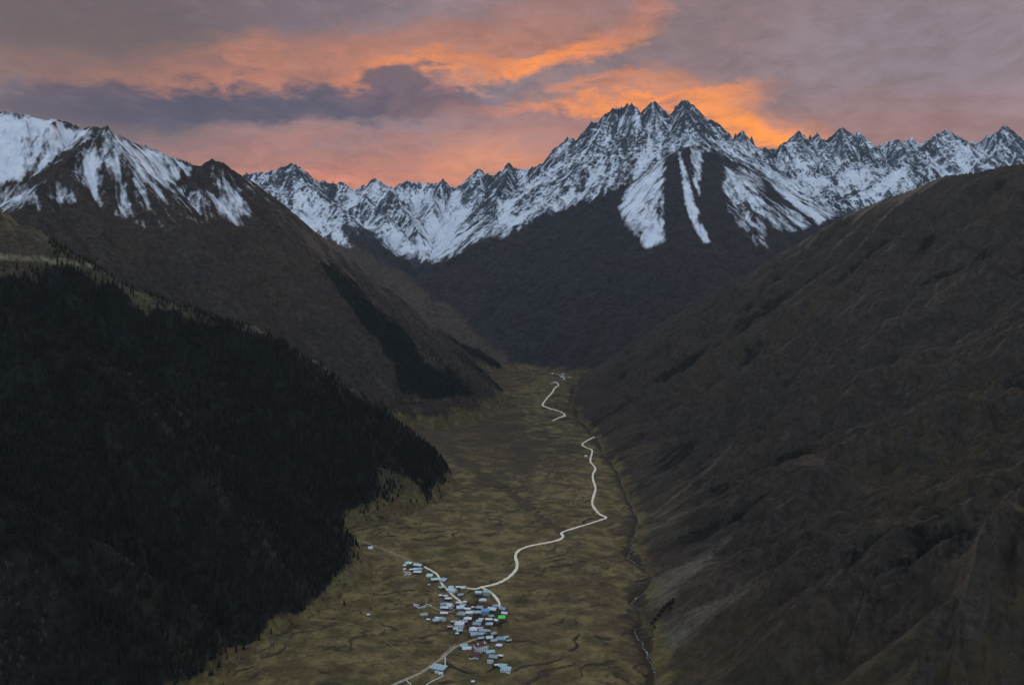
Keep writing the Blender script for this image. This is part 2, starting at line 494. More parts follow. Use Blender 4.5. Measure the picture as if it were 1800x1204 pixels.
darkf = np.clip(0.35 * ft + 0.42 * sstep(.25, .6, fbm(gf.X, gf.Y, 45, 4, 29, 0.6)) + 0.62 * bank * sstep(-0.45, 0.2, fbm(gf.X, gf.Y, 40, 3, 61)) + 0.7 * chan * 0.6 + 0.35 * gulch, 0, 1)  # scrubby banks also darkened to strengthen weak relief shading
vill = np.clip(1.2 - np.hypot((PXf - 842) / 60, (PYf - 1085) / 55), 0, 1)
darkf = np.clip(darkf + 0.75 * sstep(0, .5, vill) * (0.6 + 0.6 * fbm(gf.X, gf.Y, 18, 2, 63)), 0, 1)
for bx_, by_, rx_, ry_, lt_, br_ in [(690, 885, 70, 26, .30, 0), (865, 985, 70, 34, .26, 0), (760, 925, 60, 22, .16, .1), (1000, 905, 60, 26, .12, 0), (1060, 850, 40, 50, .10, 0), (850, 765, 110, 40, 0, .38), (930, 815, 90, 48, -.1, .42),
                                   (700, 735, 80, 24, 0, .35), (800, 860, 60, 26, 0, .28), (560, 1165, 90, 36, .18, .12), (1010, 1080, 80, 40, .16, .05), (960, 690, 50, 30, .14, 0), (1080, 1130, 50, 60, 0, .25), (640, 1120, 60, 30, -.1, .1)]:
    g_ = np.exp(-((PXf - bx_) / rx_) ** 2 - ((PYf - by_) / ry_) ** 2) * (0.6 + 0.9 * np.clip(0.5 + fbm(gf.X, gf.Y, 60, 3, 95), 0, 1))
    palef = np.clip(palef + lt_ * g_, 0, 1); rock_dim_f = np.clip(rock_dim_f + br_ * g_, 0, 1)
gf.py = PYf
floor_o = gf.mesh('valley_floor', M['floor'], dict(mead=0 * PXf, snow=0 * PXf, veg=vegf, rock=rock_dim_f, dark=darkf, pale=palef))
tag(floor_o, 'olive and brown terraced meadow along the valley floor', kind='structure')

# ================================================================== right valley wall
RR = [(1020, 652, 6350), (1100, 603, 6100), (1200, 552, 5800), (1300, 492, 5400), (1400, 430, 5000), (1440, 405, 4800), (1480, 380, 4600), (1550, 350, 4300), (1600, 333, 4080),
      (1620, 322, 4000), (1650, 310, 3900), (1700, 301, 3700), (1800, 286, 3500), (2000, 262, 3100)]
_rr = sorted([P3(*p) for p in RR], key=lambda q: q[1])
_rr = [(2700, 200, 520), (2650, 1200, 560), (2500, 2200, 600)] + _rr
RRX, RRY, RRZ = (np.array([q[i] for q in _rr]) for i in range(3))
dr1 = np.linspace(420, 1000, 70, endpoint=False)
dr2 = F * 470 / np.linspace(F * 470 / 1000, F * 470 / 6400, 560)
gr = Grid(np.arange(985, 2060, 2.2), np.concatenate([dr1, dr2]))
def right_base(X, Y):
    xf, xr, zr = foot_x(Y), np.interp(Y, RRY, RRX), np.interp(Y, RRY, RRZ)
    z0 = -563.0 + 0.0141 * Y
    t = (X - xf) / np.maximum(xr - xf, 60)
    tc = np.clip(t, -0.4, 1)
    up = z0 + (zr - z0) * (tc * 0.90 + 0.10 * tc * np.abs(tc))
    return np.where(t > 1, zr - 0.45 * (X - xr), up)
h = right_base(gr.X, gr.Y)
fade = sstep(0, 220, gr.X - foot_x(gr.Y)) * sstep(0, 260, np.interp(gr.Y, RRY, RRX) - gr.X)
h = h + fade * (fbm(gr.X, gr.Y, 900, 3, 101) * 70 + fbm(gr.X + 0.3 * gr.Y, gr.Y, 300, 3, 111) * 22)
h = h + sstep(60, 200, gr.X - foot_x(gr.Y)) * (smax(h, ridge(gr.X, gr.Y, [(1250, 1185, 1090), (1380, 1095, 1080), (1560, 1000, 1060), (1800, 890, 1030), (2150, 730, 980)], 0.7, 70), 40) - 6 - h)
gr.H = h
gx, gy = gr.grad()
rfade = sstep(15, 260, gr.X - foot_x(gr.Y)) * (0.25 + 0.75 * sstep(0, 300, np.interp(gr.Y, RRY, RRX) - gr.X))
er = erosion(gr.X, gr.Y, gx, gy, 380, 42, 6, 200, 0.56)
str_r = erosion(gr.X, gr.Y, gx, gy, 120, 1.0, 3, 210, 0.8)
gr.H = gr.H + er * rfade + fbm(gr.X, gr.Y, 70, 4, 131, 0.55) * 4.5 * rfade
PXr, PYr = gr.PX, gr.PY()
gx, gy = gr.grad(); sl = np.hypot(gx, gy)
pr = np.zeros_like(PXr)
for poly, st in [([(1135, 1062), (1118, 1040), (1160, 1008), (1285, 945), (1275, 970), (1200, 1030), (1165, 1075)], .72),
                 ([(1135, 1110), (1180, 1088), (1300, 1030), (1350, 1010), (1330, 1045), (1240, 1100), (1170, 1170), (1150, 1150)], .62),
                 ([(1125, 925), (1180, 885), (1290, 790), (1300, 800), (1190, 905), (1130, 945)], .45),
                 ([(1100, 830), (1170, 770), (1165, 790), (1110, 850)], .35), ([(1140, 880), (1240, 810), (1225, 835), (1130, 905)], .3)]:
    pr = np.maximum(pr, st * sstep(-22, 20, poly_sd(PXr, PYr, poly) + 14 * fbm(gr.X, gr.Y, 50, 4, 5) + 8 * str_r))
for ln, w_, s_ in [([(1285, 783), (1240, 830), (1190, 870), (1145, 905)], 2.2, .55), ([(1395, 875), (1375, 888), (1350, 900)], 2.5, .55), ([(1660, 735), (1620, 760), (1590, 790)], 2, .4),
                   ([(1620, 1000), (1540, 1040), (1495, 1065)], 2, .4), ([(1800, 560), (1700, 590), (1660, 625)], 2.5, .4), ([(1100, 608), (1075, 618), (1060, 632)], 2.5, .5)]:
    pr = np.maximum(pr, s_ * (1 - sstep(w_ * .5, w_ * 2, line_d(PXr, PYr, ln))))
vegr = 0.25 + 0.8 * fbm(gr.X, gr.Y, 500, 3, 141) + 0.35 * sstep(1000, 1200, PYr) + .35 * sstep(1500, 1750, PXr) * sstep(560, 800, PYr)
rockr = np.clip(0.6 * (sl - 0.62) + 0.75 * fbm(gr.X, gr.Y, 60, 3, 151) * sstep(.45, .75, sl), 0, 1)
pr = np.clip(pr + 0.42 * np.clip(str_r, 0, 1) * sstep(-.1, .4, fbm(gr.X, gr.Y, 420, 3, 163)), 0, 1)
darkr = np.clip(0.25 + 0.9 * fbm(gr.X, gr.Y, 170, 4, 161) - 0.010 * er - 0.22 * str_r - pr, 0, 0.9) * sstep(0.15, 0.5, fbm(gr.X, gr.Y, 700, 2, 171) + 0.4)
snr = np.zeros_like(PXr)
o = gr.mesh('mountain_slope', M['right'], dict(mead=(1 - sstep(-6, 26, gr.H - floor_fn(gr.X, gr.Y) - 10 * fbm(gr.X, gr.Y, 60, 3, 7))) * 0.7, snow=snr, veg=vegr, rock=rockr, dark=darkr, pale=pr), keep=(gr.H > floor_fn(gr.X, gr.Y) - 14))
tag(o, 'long dark brown mountainside filling the right of the valley', kind='structure')

# ================================================================== left wooded hill
H1 = [(-260, 270, 2000), (0, 372, 2000), (60, 405, 2010), (100, 434, 2020), (200, 490, 2040), (300, 528, 2070), (350, 547, 2090), (420, 572, 2120), (480, 598, 2150), (540, 638, 2190),
      (600, 678, 2230), (650, 712, 2260), (700, 752, 2300), (735, 790, 2330), (755, 825, 2350), (765, 868, 2360)]
H2 = [(-260, 430, 1430), (0, 550, 1450), (200, 664, 1480), (378, 800, 1520), (489, 866, 1560), (555, 915, 1600), (590, 960, 1640), (600, 1000, 1640)]
H3 = [(-400, 700, 1000), (-100, 850, 1060), (150, 965, 1130), (300, 1088, 1190), (365, 1160, 1210)]
dh = F * 520 / np.linspace(F * 520 / 560, F * 520 / 2750, 560)
gh = Grid(np.arange(-260, 900, 2.2), dh)
h = ridge(gh.X, gh.Y, H1, 1.06, 25)
h = smax(h, ridge(gh.X, gh.Y, H2, 0.98, 25), 24)
h = smax(h, ridge(gh.X, gh.Y, H3, 0.95, 25), 24)
gh.H = h - 6
gx, gy = gh.grad()
dfoot = sstep(0, 60, gh.H - floor_fn(gh.X, gh.Y))
gh.H = gh.H + erosion(gh.X, gh.Y, gx, gy, 300, 20, 4, 300) * dfoot + fbm(gh.X, gh.Y, 60, 3, 311) * 3 * dfoot
PXh, PYh = gh.PX, gh.PY()
FOREST = [(-280, 480), (0, 494), (60, 490), (100, 470), (140, 478), (185, 505), (225, 520), (262, 545), (300, 548), (345, 560), (400, 570), (480, 590), (600, 664), (700, 735), (790, 800),
          (770, 862), (752, 868), (735, 840), (700, 832), (672, 826), (655, 838), (640, 880), (598, 905), (618, 960), (606, 1000), (560, 1042), (480, 1090), (400, 1145), (320, 1190), (240, 1230), (-280, 1500)]
ph = 0.75 * (1 - sstep(1.5, 5, 0.55 * line_d(PXh, PYh, [(-30, 450), (60, 455), (120, 460), (165, 467)]) + 2 * fbm(gh.X, gh.Y, 20, 2, 3)))
ph = np.maximum(ph, .4 * (1 - sstep(1, 5, line_d(PXh, PYh, [(190, 478), (240, 500), (300, 530)]))))
forest_sd = poly_sd(PXh, PYh, FOREST)
darkh = 0.85 * sstep(-22, 14, forest_sd + 34 * fbm(gh.X, gh.Y, 80, 4, 701, 0.6))
vegh = 0.5 + 0.6 * fbm(gh.X, gh.Y, 200, 3, 331)
o = gh.mesh('hill', M['hill'], dict(mead=(1 - sstep(5, 70, gh.H - floor_fn(gh.X, gh.Y))) * (1 - darkh), snow=0 * PXh, veg=vegh, rock=np.clip(.3 * fbm(gh.X, gh.Y, 40, 3, 341), 0, 1), dark=darkh, pale=ph), keep=(gh.H > floor_fn(gh.X, gh.Y) - 10))
tag(o, 'steep dark hill under dense forest on the left', kind='structure')

# ================================================================== left snow-streaked mountain
ML = [(-320, 160, 3600), (-100, 188, 3700), (0, 195, 3700), (30, 197, 3700), (60, 206, 3720), (100, 211, 3750), (130, 221, 3800), (150, 229, 3780), (175, 228, 3720), (185, 230, 3720), (215, 242, 3800), (250, 254, 3900),
      (300, 274, 3950), (340, 290, 4000), (360, 291, 4000), (383, 291, 4000), (410, 304, 4080), (430, 319, 4180), (480, 357, 4330), (520, 388, 4420), (560, 420, 4520), (590, 444, 4650), (620, 470, 4800), (680, 525, 5100), (740, 563, 5400),
      (800, 600, 5700), (850, 622, 6000), (900, 652, 6300)]
SP = [[(180, 229, 3720), (150, 262, 3560), (110, 292, 3380), (60, 338, 3150), (0, 390, 2950)],
      [(383, 291, 4000), (350, 318, 3820), (325, 360, 3640), (305, 420, 3400), (300, 480, 3150)],
      [(480, 357, 4330), (470, 410, 4100), (470, 470, 3850), (480, 540, 3600)],
      [(545, 448, 3850), (563, 464, 3900), (585, 484, 3980), (630, 530, 4120), (690, 588, 4280), (745, 634, 4400), (800, 668, 4520), (845, 694, 4640)],
      [(660, 520, 4650), (720, 575, 4850), (780, 625, 5080), (840, 660, 5280), (880, 680, 5420)]]
dl = np.concatenate([F * 600 / np.linspace(F * 600 / 2500, F * 600 / 5200, 480, endpoint=False), np.linspace(5200, 6900, 110)])
gl = Grid(np.arange(-200, 1000, 2.2), dl)
h = ridge(gl.X, gl.Y, ML, 0.86, 30)
for sp in SP: h = smax(h, ridge(gl.X, gl.Y, sp, 0.88, 35), 20)
gl.H = h - 6
gx, gy = gl.grad()
sky_l = ridge(gl.X, gl.Y, ML, 1.0, 1)
crest = 0.25 + 0.75 * sstep(30, 260, (sky_l * 0 + np.abs(gl.H - sky_l)))
dfoot = sstep(0, 80, gl.H - floor_fn(gl.X, gl.Y))
er_l = erosion(gl.X, gl.Y, gx, gy, 420, 32, 6, 400, 0.56)
str_l = erosion(gl.X, gl.Y, gx, gy, 90, 1.0, 3, 440, 0.8)
gl.H = gl.H + er_l * (0.35 + 0.65 * sstep(0.05, 0.4, np.hypot(gx, gy))) * dfoot * 0.9 + fbm(gl.X, gl.Y, 80, 4, 411, 0.55) * 11 * dfoot
PXl, PYl = gl.PX, gl.PY()
gx, gy = gl.grad(); sl = np.hypot(gx, gy)
S = np.zeros_like(PXl)
jig = 15 * fbm(gl.X, gl.Y, 140, 4, 421) + 4 * fbm(gl.X, gl.Y, 30, 3, 431)
for poly, st, sf in [([(-200, 150), (0, 192), (60, 203), (135, 222), (172, 230), (120, 262), (95, 285), (70, 310), (0, 325), (-200, 330)], 1.0, 16),
                     ([(178, 228), (215, 240), (250, 252), (342, 290), (300, 322), (292, 350), (298, 392), (270, 372), (235, 350), (205, 320), (180, 280)], .74, 22),
                     ([(135, 275), (175, 245), (185, 290), (160, 320), (135, 310)], .50, 16),
                     ([(372, 305), (395, 312), (430, 335), (425, 395), (405, 380), (385, 350)], .58, 14),
                     ([(340, 288), (383, 290), (440, 325), (500, 370), (490, 372), (430, 330), (380, 302)], .45, 6),
                     ([(-200, 325), (0, 320), (70, 310), (130, 320), (150, 350), (60, 370), (-200, 375)], .40, 18),
                     ([(120, 300), (200, 300), (300, 330), (440, 350), (450, 380), (310, 400), (250, 400), (190, 370), (130, 340)], .36, 22),
                     ([(300, 330), (330, 325), (310, 370), (298, 400)], .5, 8)]:
    S = np.maximum(S, st * sstep(-sf, sf, poly_sd(PXl, PYl, poly) + jig))
snl = S + (-0.010 * er_l - 0.26 * str_l) * sstep(.03, .25, S) - 0.35 * np.clip(sl - 0.75, 0, 1) + 0.18 * fbm(gl.X, gl.Y, 25, 3, 441) * (S > 0.02)
FOR2 = [(563, 462), (590, 470), (640, 515), (690, 565), (722, 590), (742, 640), (790, 650), (842, 692), (760, 704), (705, 690), (690, 640), (660, 600), (620, 545), (585, 500)]
FOR2b = [(790, 590), (850, 622), (895, 645), (880, 650), (830, 625)]
for2 = np.maximum(poly_sd(PXl, PYl, FOR2), poly_sd(PXl, PYl, FOR2b)) + 12 * fbm(gl.X, gl.Y, 90, 3, 451)
darkl = np.clip(.9 * sstep(-5, 5, for2) + .35 * sstep(.1, .5, fbm(gl.X, gl.Y, 160, 4, 461)) * sstep(380, 560, PXl), 0, 1)
vegl = 0.2 + 0.7 * fbm(gl.X, gl.Y, 420, 3, 471) + .3 * sstep(480, 640, PYl)
rockl = np.clip(0.9 * (sl - 0.72) + 0.4 * fbm(gl.X, gl.Y, 60, 3, 481), 0, 1)
pl = 0.45 * (1 - sstep(1.5, 5, line_d(PXl, PYl, [(640, 640), (700, 705), (790, 702)]))) + .3 * sstep(.2, .5, fbm(gl.X, gl.Y, 140, 3, 491)) * sstep(600, 660, PYl)
o = gl.mesh('mountain', M['left'], dict(mead=(1 - sstep(0, 90, gl.H - floor_fn(gl.X, gl.Y) - 30 * fbm(gl.X, gl.Y, 150, 3, 7))) * 0.9 * (1 - darkl), snow=snl, veg=vegl, rock=rockl, dark=darkl, pale=pl), keep=(gl.H > floor_fn(gl.X, gl.Y) - 14))
tag(o, 'brown mountain with snow-streaked summits on the left', kind='structure')

# ================================================================== the snowy range
def sky_pts(l, D): return [(a, b + 5 + 4 * float(1100 < a < 1345 or 1380 < a < 1530), D(a)) for a, b in l]
SKYLINE = [(300, 330), (380, 318), (430, 306), (455, 303), (480, 299), (495, 296), (507, 292), (519, 290), (530, 297), (540, 307), (560, 318), (585, 321), (600, 322), (612, 329), (625, 331), (640, 326), (652, 324), (664, 318), (675, 322), (690, 328),
           (705, 322), (722, 317), (745, 318), (765, 319), (778, 322), (800, 327), (815, 324), (826, 312), (840, 299), (848, 308), (858, 306), (870, 307), (880, 298), (893, 289), (905, 293), (920, 293), (935, 293), (950, 291), (962, 279), (972, 263), (985, 256), (1000, 246),
           (1010, 243), (1025, 243), (1033, 232), (1042, 218), (1055, 212), (1066, 201), (1080, 191), (1095, 187), (1108, 184), (1118, 191), (1127, 195), (1135, 192), (1141, 186), (1147, 182), (1153, 187), (1160, 194), (1170, 197), (1180, 199), (1184, 191), (1190, 186), (1196, 188),
           (1200, 185), (1207, 180), (1213, 184), (1219, 200), (1230, 214), (1238, 217), (1245, 212), (1250, 222), (1262, 234), (1270, 240), (1274, 233), (1280, 243), (1288, 246), (1293, 237), (1299, 246), (1306, 234), (1313, 238), (1318, 247), (1322, 242), (1327, 252), (1340, 258), (1352, 261), (1365, 260),
           (1376, 250), (1390, 243), (1403, 233), (1412, 240), (1420, 244), (1424, 239), (1430, 248), (1436, 236), (1444, 243), (1453, 250), (1462, 240), (1470, 236), (1480, 230), (1490, 233), (1503, 231), (1512, 236), (1522, 247), (1535, 252), (1555, 253), (1563, 249), (1580, 246), (1603, 242), (1612, 248), (1625, 248),
           (1638, 241), (1650, 235), (1662, 230), (1672, 231), (1684, 238), (1694, 246), (1706, 249), (1720, 247), (1735, 237), (1750, 230), (1766, 225), (1778, 232), (1788, 242), (1800, 250), (1830, 262), (1880, 250), (1960, 262), (2060, 255)]
def DSK(px): return float(np.interp(px, [300, 520, 700, 810, 950, 1060, 1200, 1330, 1420, 1600, 1900], [10300, 10400, 10900, 10900, 10300, 10000, 9900, 10000, 10500, 10600, 10500]) + 110 * math.sin(px * 0.071) + 60 * math.sin(px * 0.19))
SPURS = [  # (points, slope, rounding, far slope)
    ([(519, 290, 10400), (545, 330, 10000), (575, 358, 9600), (610, 384, 9200), (650, 430, 8800), (690, 462, 8500), (740, 500, 8000), (790, 542, 7450), (850, 600, 6900)], .72, 30),
    ([(455, 303, 10350), (500, 350, 9800), (545, 385, 9300), (580, 425, 8800)], .75, 20),
    ([(600, 322, 10600), (640, 350, 10100), (680, 385, 9600), (720, 425, 9150), (755, 458, 8800)], .85, 15),
    ([(664, 318, 10800), (690, 345, 10350), (712, 375, 9950), (735, 410, 9500)], .9, 12),
    ([(776, 322, 10900), (768, 345, 10600), (762, 372, 10250)], 1.0, 10),
    ([(800, 385, 9950), (792, 395, 9850), (780, 410, 9650)], .9, 12),
    ([(840, 299, 10800), (850, 335, 10300), (845, 370, 9800), (838, 405, 9250)], .9, 15),
    ([(893, 289, 10600), (885, 330, 10000), (862, 375, 9400), (845, 412, 8900)], .85, 15),
    ([(950, 291, 10300), (940, 330, 9700), (905, 372, 9150), (868, 408, 8700)], .85, 15),
    ([(1000, 246, 10150), (985, 300, 9600), (960, 340, 9150), (935, 380, 8750)], .85, 15),
    ([(1042, 218, 10050), (1035, 265, 9700), (1020, 310, 9300), (1000, 348, 8950)], .9, 12),
    ([(1108, 184, 9950), (1090, 240, 9650), (1075, 285, 9350), (1050, 325, 9050)], .95, 12),
    ([(1147, 182, 9930), (1140, 225, 9650), (1120, 270, 9300), (1100, 300, 9050)], 1.0, 10),
    ([(1207, 180, 9900), (1203, 215, 9500), (1215, 240, 9200), (1232, 258, 8950)], .9, 15),
    # the crest that bounds the dark flank
    ([(1232, 258, 8950), (1197, 262, 8900), (1160, 286, 8820), (1120, 312, 8780), (1085, 334, 8720), (1053, 352, 8650), (1010, 366, 8550), (967, 376, 8450), (900, 402, 8300), (850, 427, 8150), (800, 446, 7980), (762, 468, 7850), (735, 500, 7650)], .70, 40),
    # fan of ribs
    ([(1085, 334, 8720), (1080, 375, 8350), (1095, 420, 7950), (1105, 480, 7550), (1095, 550, 7150)], .68, 60),
    ([(1190, 266, 8870), (1180, 310, 8450), (1182, 360, 8050), (1195, 415, 7650), (1200, 480, 7250), (1190, 560, 6850)], .78, 40),
    ([(1240, 262, 8900), (1248, 310, 8450), (1258, 360, 8080), (1278, 415, 7700), (1285, 470, 7350), (1270, 540, 7000)], .78, 40),
    ([(1262, 268, 8900), (1282, 310, 8550), (1315, 360, 8150), (1352, 425, 7750), (1360, 470, 7500)], .72, 40),
    ([(1250, 262, 8930), (1290, 284, 8850), (1340, 310, 8700), (1390, 345, 8400), (1425, 368, 8200), (1455, 388, 8000), (1510, 430, 7650)], .68, 30),
    ([(1274, 233, 9900), (1290, 275, 9500), (1320, 300, 9200)], .95, 10),
    ([(1306, 234, 10000), (1330, 285, 9550), (1365, 318, 9150)], .95, 10),
    ([(1403, 233, 10500), (1395, 265, 10200), (1385, 300, 9800), (1400, 335, 9300)], .95, 10),
    ([(1436, 236, 10500), (1450, 275, 10150), (1440, 300, 9850)], .95, 10),
    ([(1480, 230, 10550), (1490, 275, 10150), (1470, 315, 9700), (1440, 350, 9250)], .9, 12),
    ([(1512, 236, 10550), (1525, 285, 10050), (1515, 315, 9700)], .95, 10),
    ([(1662, 230, 10600), (1620, 268, 10200), (1575, 298, 9800), (1530, 330, 9350), (1480, 355, 9000), (1430, 385, 8600)], .8, 15),
    ([(1662, 230, 10600), (1660, 280, 10100), (1630, 315, 9700), (1590, 345, 9300)], .9, 12),
    ([(1766, 225, 10550), (1745, 275, 10050), (1700, 310, 9650), (1650, 340, 9250)], .85, 12),
    ([(1766, 225, 10550), (1790, 285, 9950), (1800, 330, 9500)], .9, 12),
]
pxm = np.concatenate([np.arange(330, 1880, 1.75)])
dm = np.concatenate([np.linspace(4900, 6300, 36, endpoint=False), np.linspace(6300, 7600, 120, endpoint=False), np.linspace(7600, 11050, 470), np.linspace(11100, 12500, 20)])
gm = Grid(pxm, dm)
X32, Y32 = gm.X.astype(np.float32), gm.Y.astype(np.float32)
wX = X32 + 45 * fbm(gm.X, gm.Y, 350, 3, 501).astype(np.float32)
wY = Y32 + 45 * fbm(gm.X, gm.Y, 350, 3, 511).astype(np.float32)
h = ridge(wX, wY, sky_pts(SKYLINE, DSK), 1.25, 4, 0.72, 320)
hs = np.full(h.shape, -1e5, np.float32)
for pts, s, r in SPURS:
    hs = np.maximum(hs, ridge(wX, wY, pts, s * 1.12, r, s * 0.9, 260))
h = np.maximum(h, hs)
valley = (-572 + 0.0141 * gm.Y + 0.25 * np.clip(gm.Y - 6700, 0, None)).astype(np.float32)
h = smax(h, valley, 24)
gm.H = h
gx, gy = gm.grad()
PYm0 = gm.PY()
alp = sstep(470, 360, PYm0)          # rocky heights are rougher than the grassy flank below
fan = sstep(-25, 15, poly_sd(gm.PX, PYm0, [(1232, 255), (1160, 288), (1060, 352), (850, 428), (765, 470), (700, 700), (1400, 700), (1460, 388), (1340, 308)]))
rough = (0.30 + 0.70 * alp) * (1 - 0.62 * fan) + 0.42 * fan * (1 - alp)
er_m = erosion(X32, Y32, gx, gy, 520, 46, 6, 600, 0.56, 0.1, 0.7)
jag = fbm(gm.X, gm.Y, 140, 4, 611, 0.55, True)
str_m = erosion(X32, Y32, gx, gy, 170, 1.0, 3, 640, 0.8)
gm.H = gm.H + er_m * rough * 0.85 + jag * 36 * rough + fbm(gm.X, gm.Y, 35, 3, 621) * 9 * rough
_n1, _n2 = 6 * fbm(gm.X, gm.Y, 40, 2, 6).astype(np.float32), 14 * fbm(gm.X, gm.Y, 28, 2, 625).astype(np.float32)
_i0, _i1 = np.searchsorted(gm.D, 9400), np.searchsorted(gm.D, 11300)
for sx_, sy_, sw_ in [(1147, 179, 3.0), (1139, 188, 3.4), (1188, 184, 3.2), (1207, 177, 2.8), (1216, 190, 3.4), (1245, 209, 3.6), (1262, 229, 3.6), (1274, 229, 3.8), (1293, 233, 4.0), (1299, 240, 4.0), (1307, 229, 3.6),
                      (1321, 238, 4.2), (1118, 186, 2.4), (1103, 183, 2.0), (1060, 203, 2.6), (1022, 240, 2.8), (1403, 230, 2.8), (1424, 236, 4.0), (1436, 231, 3.6), (1449, 243, 3.8), (1480, 227, 2.6), (1509, 228, 2.8), (1563, 246, 3.4),
                      (840, 296, 3.0), (858, 303, 3.6), (893, 286, 2.8), (519, 288, 2.4), (664, 316, 3.2), (1603, 239, 3.0), (1662, 227, 2.2), (1766, 222, 2.2), (1735, 234, 3.0), (975, 258, 3.2), (1003, 243, 3.2)]:
    Dp = DSK(sx_) - 25
    sxx, _, szz = P3(sx_, sy_, Dp)
    c0, c1 = np.searchsorted(gm.px, sx_ - 45), np.searchsorted(gm.px, sx_ + 45)
    sl_ = (slice(_i0, _i1), slice(c0, c1))
    ddx, ddy = X32[sl_] - sxx + _n1[sl_], (Y32[sl_] - Dp) * 0.6
    dd_ = np.sqrt(ddx * ddx + ddy * ddy + 9)
    gm.H[sl_] = np.maximum(gm.H[sl_], szz - sw_ * 0.95 * dd_ + 3 * sw_ + _n2[sl_] * (dd_ > 9))
PXm, PYm = gm.PX, gm.PY()
gx, gy = gm.grad(); sl = np.hypot(gx, gy)
LINE = ([300, 430, 520, 560, 600, 640, 690, 740, 765, 800, 830, 900, 960, 1050, 1120, 1197, 1232, 1300, 1345, 1450, 1480, 1530, 1600, 1700, 1900],
        [400, 400, 425, 432, 400, 405, 440, 462, 462, 446, 424, 408, 378, 350, 312, 262, 256, 286, 310, 388, 372, 365, 340, 330, 300])
sl_py = np.interp(PXm, *LINE)
jig = 10 * fbm(gm.X, gm.Y, 220, 4, 631) + 5 * fbm(gm.X, gm.Y, 60, 3, 641)
S = (0.62 - 0.09 * sstep(820, 900, PXm) * sstep(1300, 1230, PXm)) * sstep(-16, 14, sl_py - PYm + jig)
for poly, st, sf in [([(700, 325), (815, 330), (835, 405), (800, 432), (765, 456), (735, 445), (715, 400), (690, 360)], .85, 14),
                     ([(1170, 275), (1166, 335), (1170, 425), (1135, 436), (1108, 408), (1088, 365), (1100, 335), (1140, 298)], .66, 9),
                     ([(1193, 262), (1207, 300), (1222, 360), (1249, 425), (1236, 428), (1215, 392), (1203, 350), (1196, 300)], .72, 6),
                     ([(1212, 258), (1236, 266), (1229, 345), (1213, 300)], .62, 7),
                     ([(1274, 290), (1340, 303), (1350, 370), (1347, 436), (1325, 430), (1288, 382), (1270, 330)], .50, 12),
                     ([(1330, 303), (1392, 340), (1456, 386), (1440, 394), (1400, 366)], .84, 5),
                     ([(1345, 345), (1400, 368), (1445, 395), (1390, 410), (1350, 400)], .36, 8),
                     ([(870, 350), (912, 348), (895, 385), (875, 400)], .9, 6),
                     ([(1398, 262), (1440, 282), (1430, 300), (1395, 300)], .9, 7),
                     ([(1470, 300), (1525, 290), (1520, 320), (1470, 335)], .82, 8),
                     ([(1475, 354), (1540, 325), (1565, 302), (1592, 292), (1600, 302), (1560, 336), (1505, 356)], .95, 5),
                     ([(560, 395), (600, 400), (622, 438), (590, 425)], .7, 8),
                     ([(1085, 200), (1130, 200), (1110, 250), (1085, 240)], .8, 8),
                     ([(1600, 300), (1640, 280), (1660, 320), (1620, 335)], .75, 8)]:
    S = np.maximum(S, st * sstep(-sf, sf, poly_sd(PXm, PYm, poly) + 0.42 * jig))
conv = -(er_m / 46.0)
big = fbm(gm.X, gm.Y, 520, 3, 655)
snm = S + (0.42 * big * (1 - fan) + (0.16 + 0.06 * fan) * conv - 0.50 * np.clip(sl - 1.05, -0.3, 0.8) * (1 - fan) + 0.16 * fbm(gm.X, gm.Y, 45, 3, 651) - 0.24 * str_m * (1 - 0.6 * sstep(-.05, .3, big)) - 0.14 * (jag - 0.2) * (1 - fan)) * sstep(0.05, 0.3, S)
rockm = np.clip(sstep(-40, 30, sl_py - PYm + 1.5 * jig) * (1 - fan) + 0.8 * (sl - 1.0), 0, 1)
darkm = np.clip(0.3 * fbm(gm.X, gm.Y, 300, 3, 661), 0, 1)
vegm = 0.05 + 0.4 * fbm(gm.X, gm.Y, 500, 3, 671) + 0.8 * sstep(-18, 18, poly_sd(PXm, PYm, [(540, 400), (625, 425), (690, 468), (745, 505), (800, 548), (850, 592), (905, 640), (700, 660), (500, 480)]) + jig)
o = gm.mesh('mountain_range', M['range'], dict(mead=(1 - sstep(-5, 90, gm.H - floor_fn(gm.X, gm.Y) - 40 * fbm(gm.X, gm.Y, 200, 3, 3))) * (gm.Y < 7300) * 0.75, snow=snm, veg=vegm, rock=rockm, dark=darkm, pale=0 * PXm), keep=(gm.Y > 6400) | (gm.H > floor_fn(gm.X, gm.Y) - 12))
tag(o, 'jagged snow-covered mountain range closing the valley head', kind='structure')

# ground sheet that carries on out of sight
def plane_sheet():
    me = bpy.data.meshes.new('ground')
    s = 13000
    me.from_pydata([(-s, -5000, -700), (s, -5000, -700), (s, 14000, -700), (-s, 14000, -700)], [], [(0, 1, 2, 3)])
    me.materials.append(M['right'])
    o = bpy.data.objects.new('ground', me); col.objects.link(o)
    tag(o, 'dark ground below the valley', kind='structure')
plane_sheet()

# ================================================================== plain materials
def plain(name, c, c2=None, size=2.0, rough=0.8, spec=0.3, metal=0.0, bump=0.0):
    m = NT(name)
    p = m.N('ShaderNodeTexCoord').outputs['Object']
    n = m.noise(p, size, 4, 0.6)
    m.color(m.mix(m.ramp(n, 0.3, 0.7), c, c2 or tuple(v * 0.75 for v in c)))
    m.b.inputs['Roughness'].default_value = rough
    m.b.inputs['Specular IOR Level'].default_value = spec
    m.b.inputs['Metallic'].default_value = metal
    if bump: m.bump(n, bump)
    return m.m

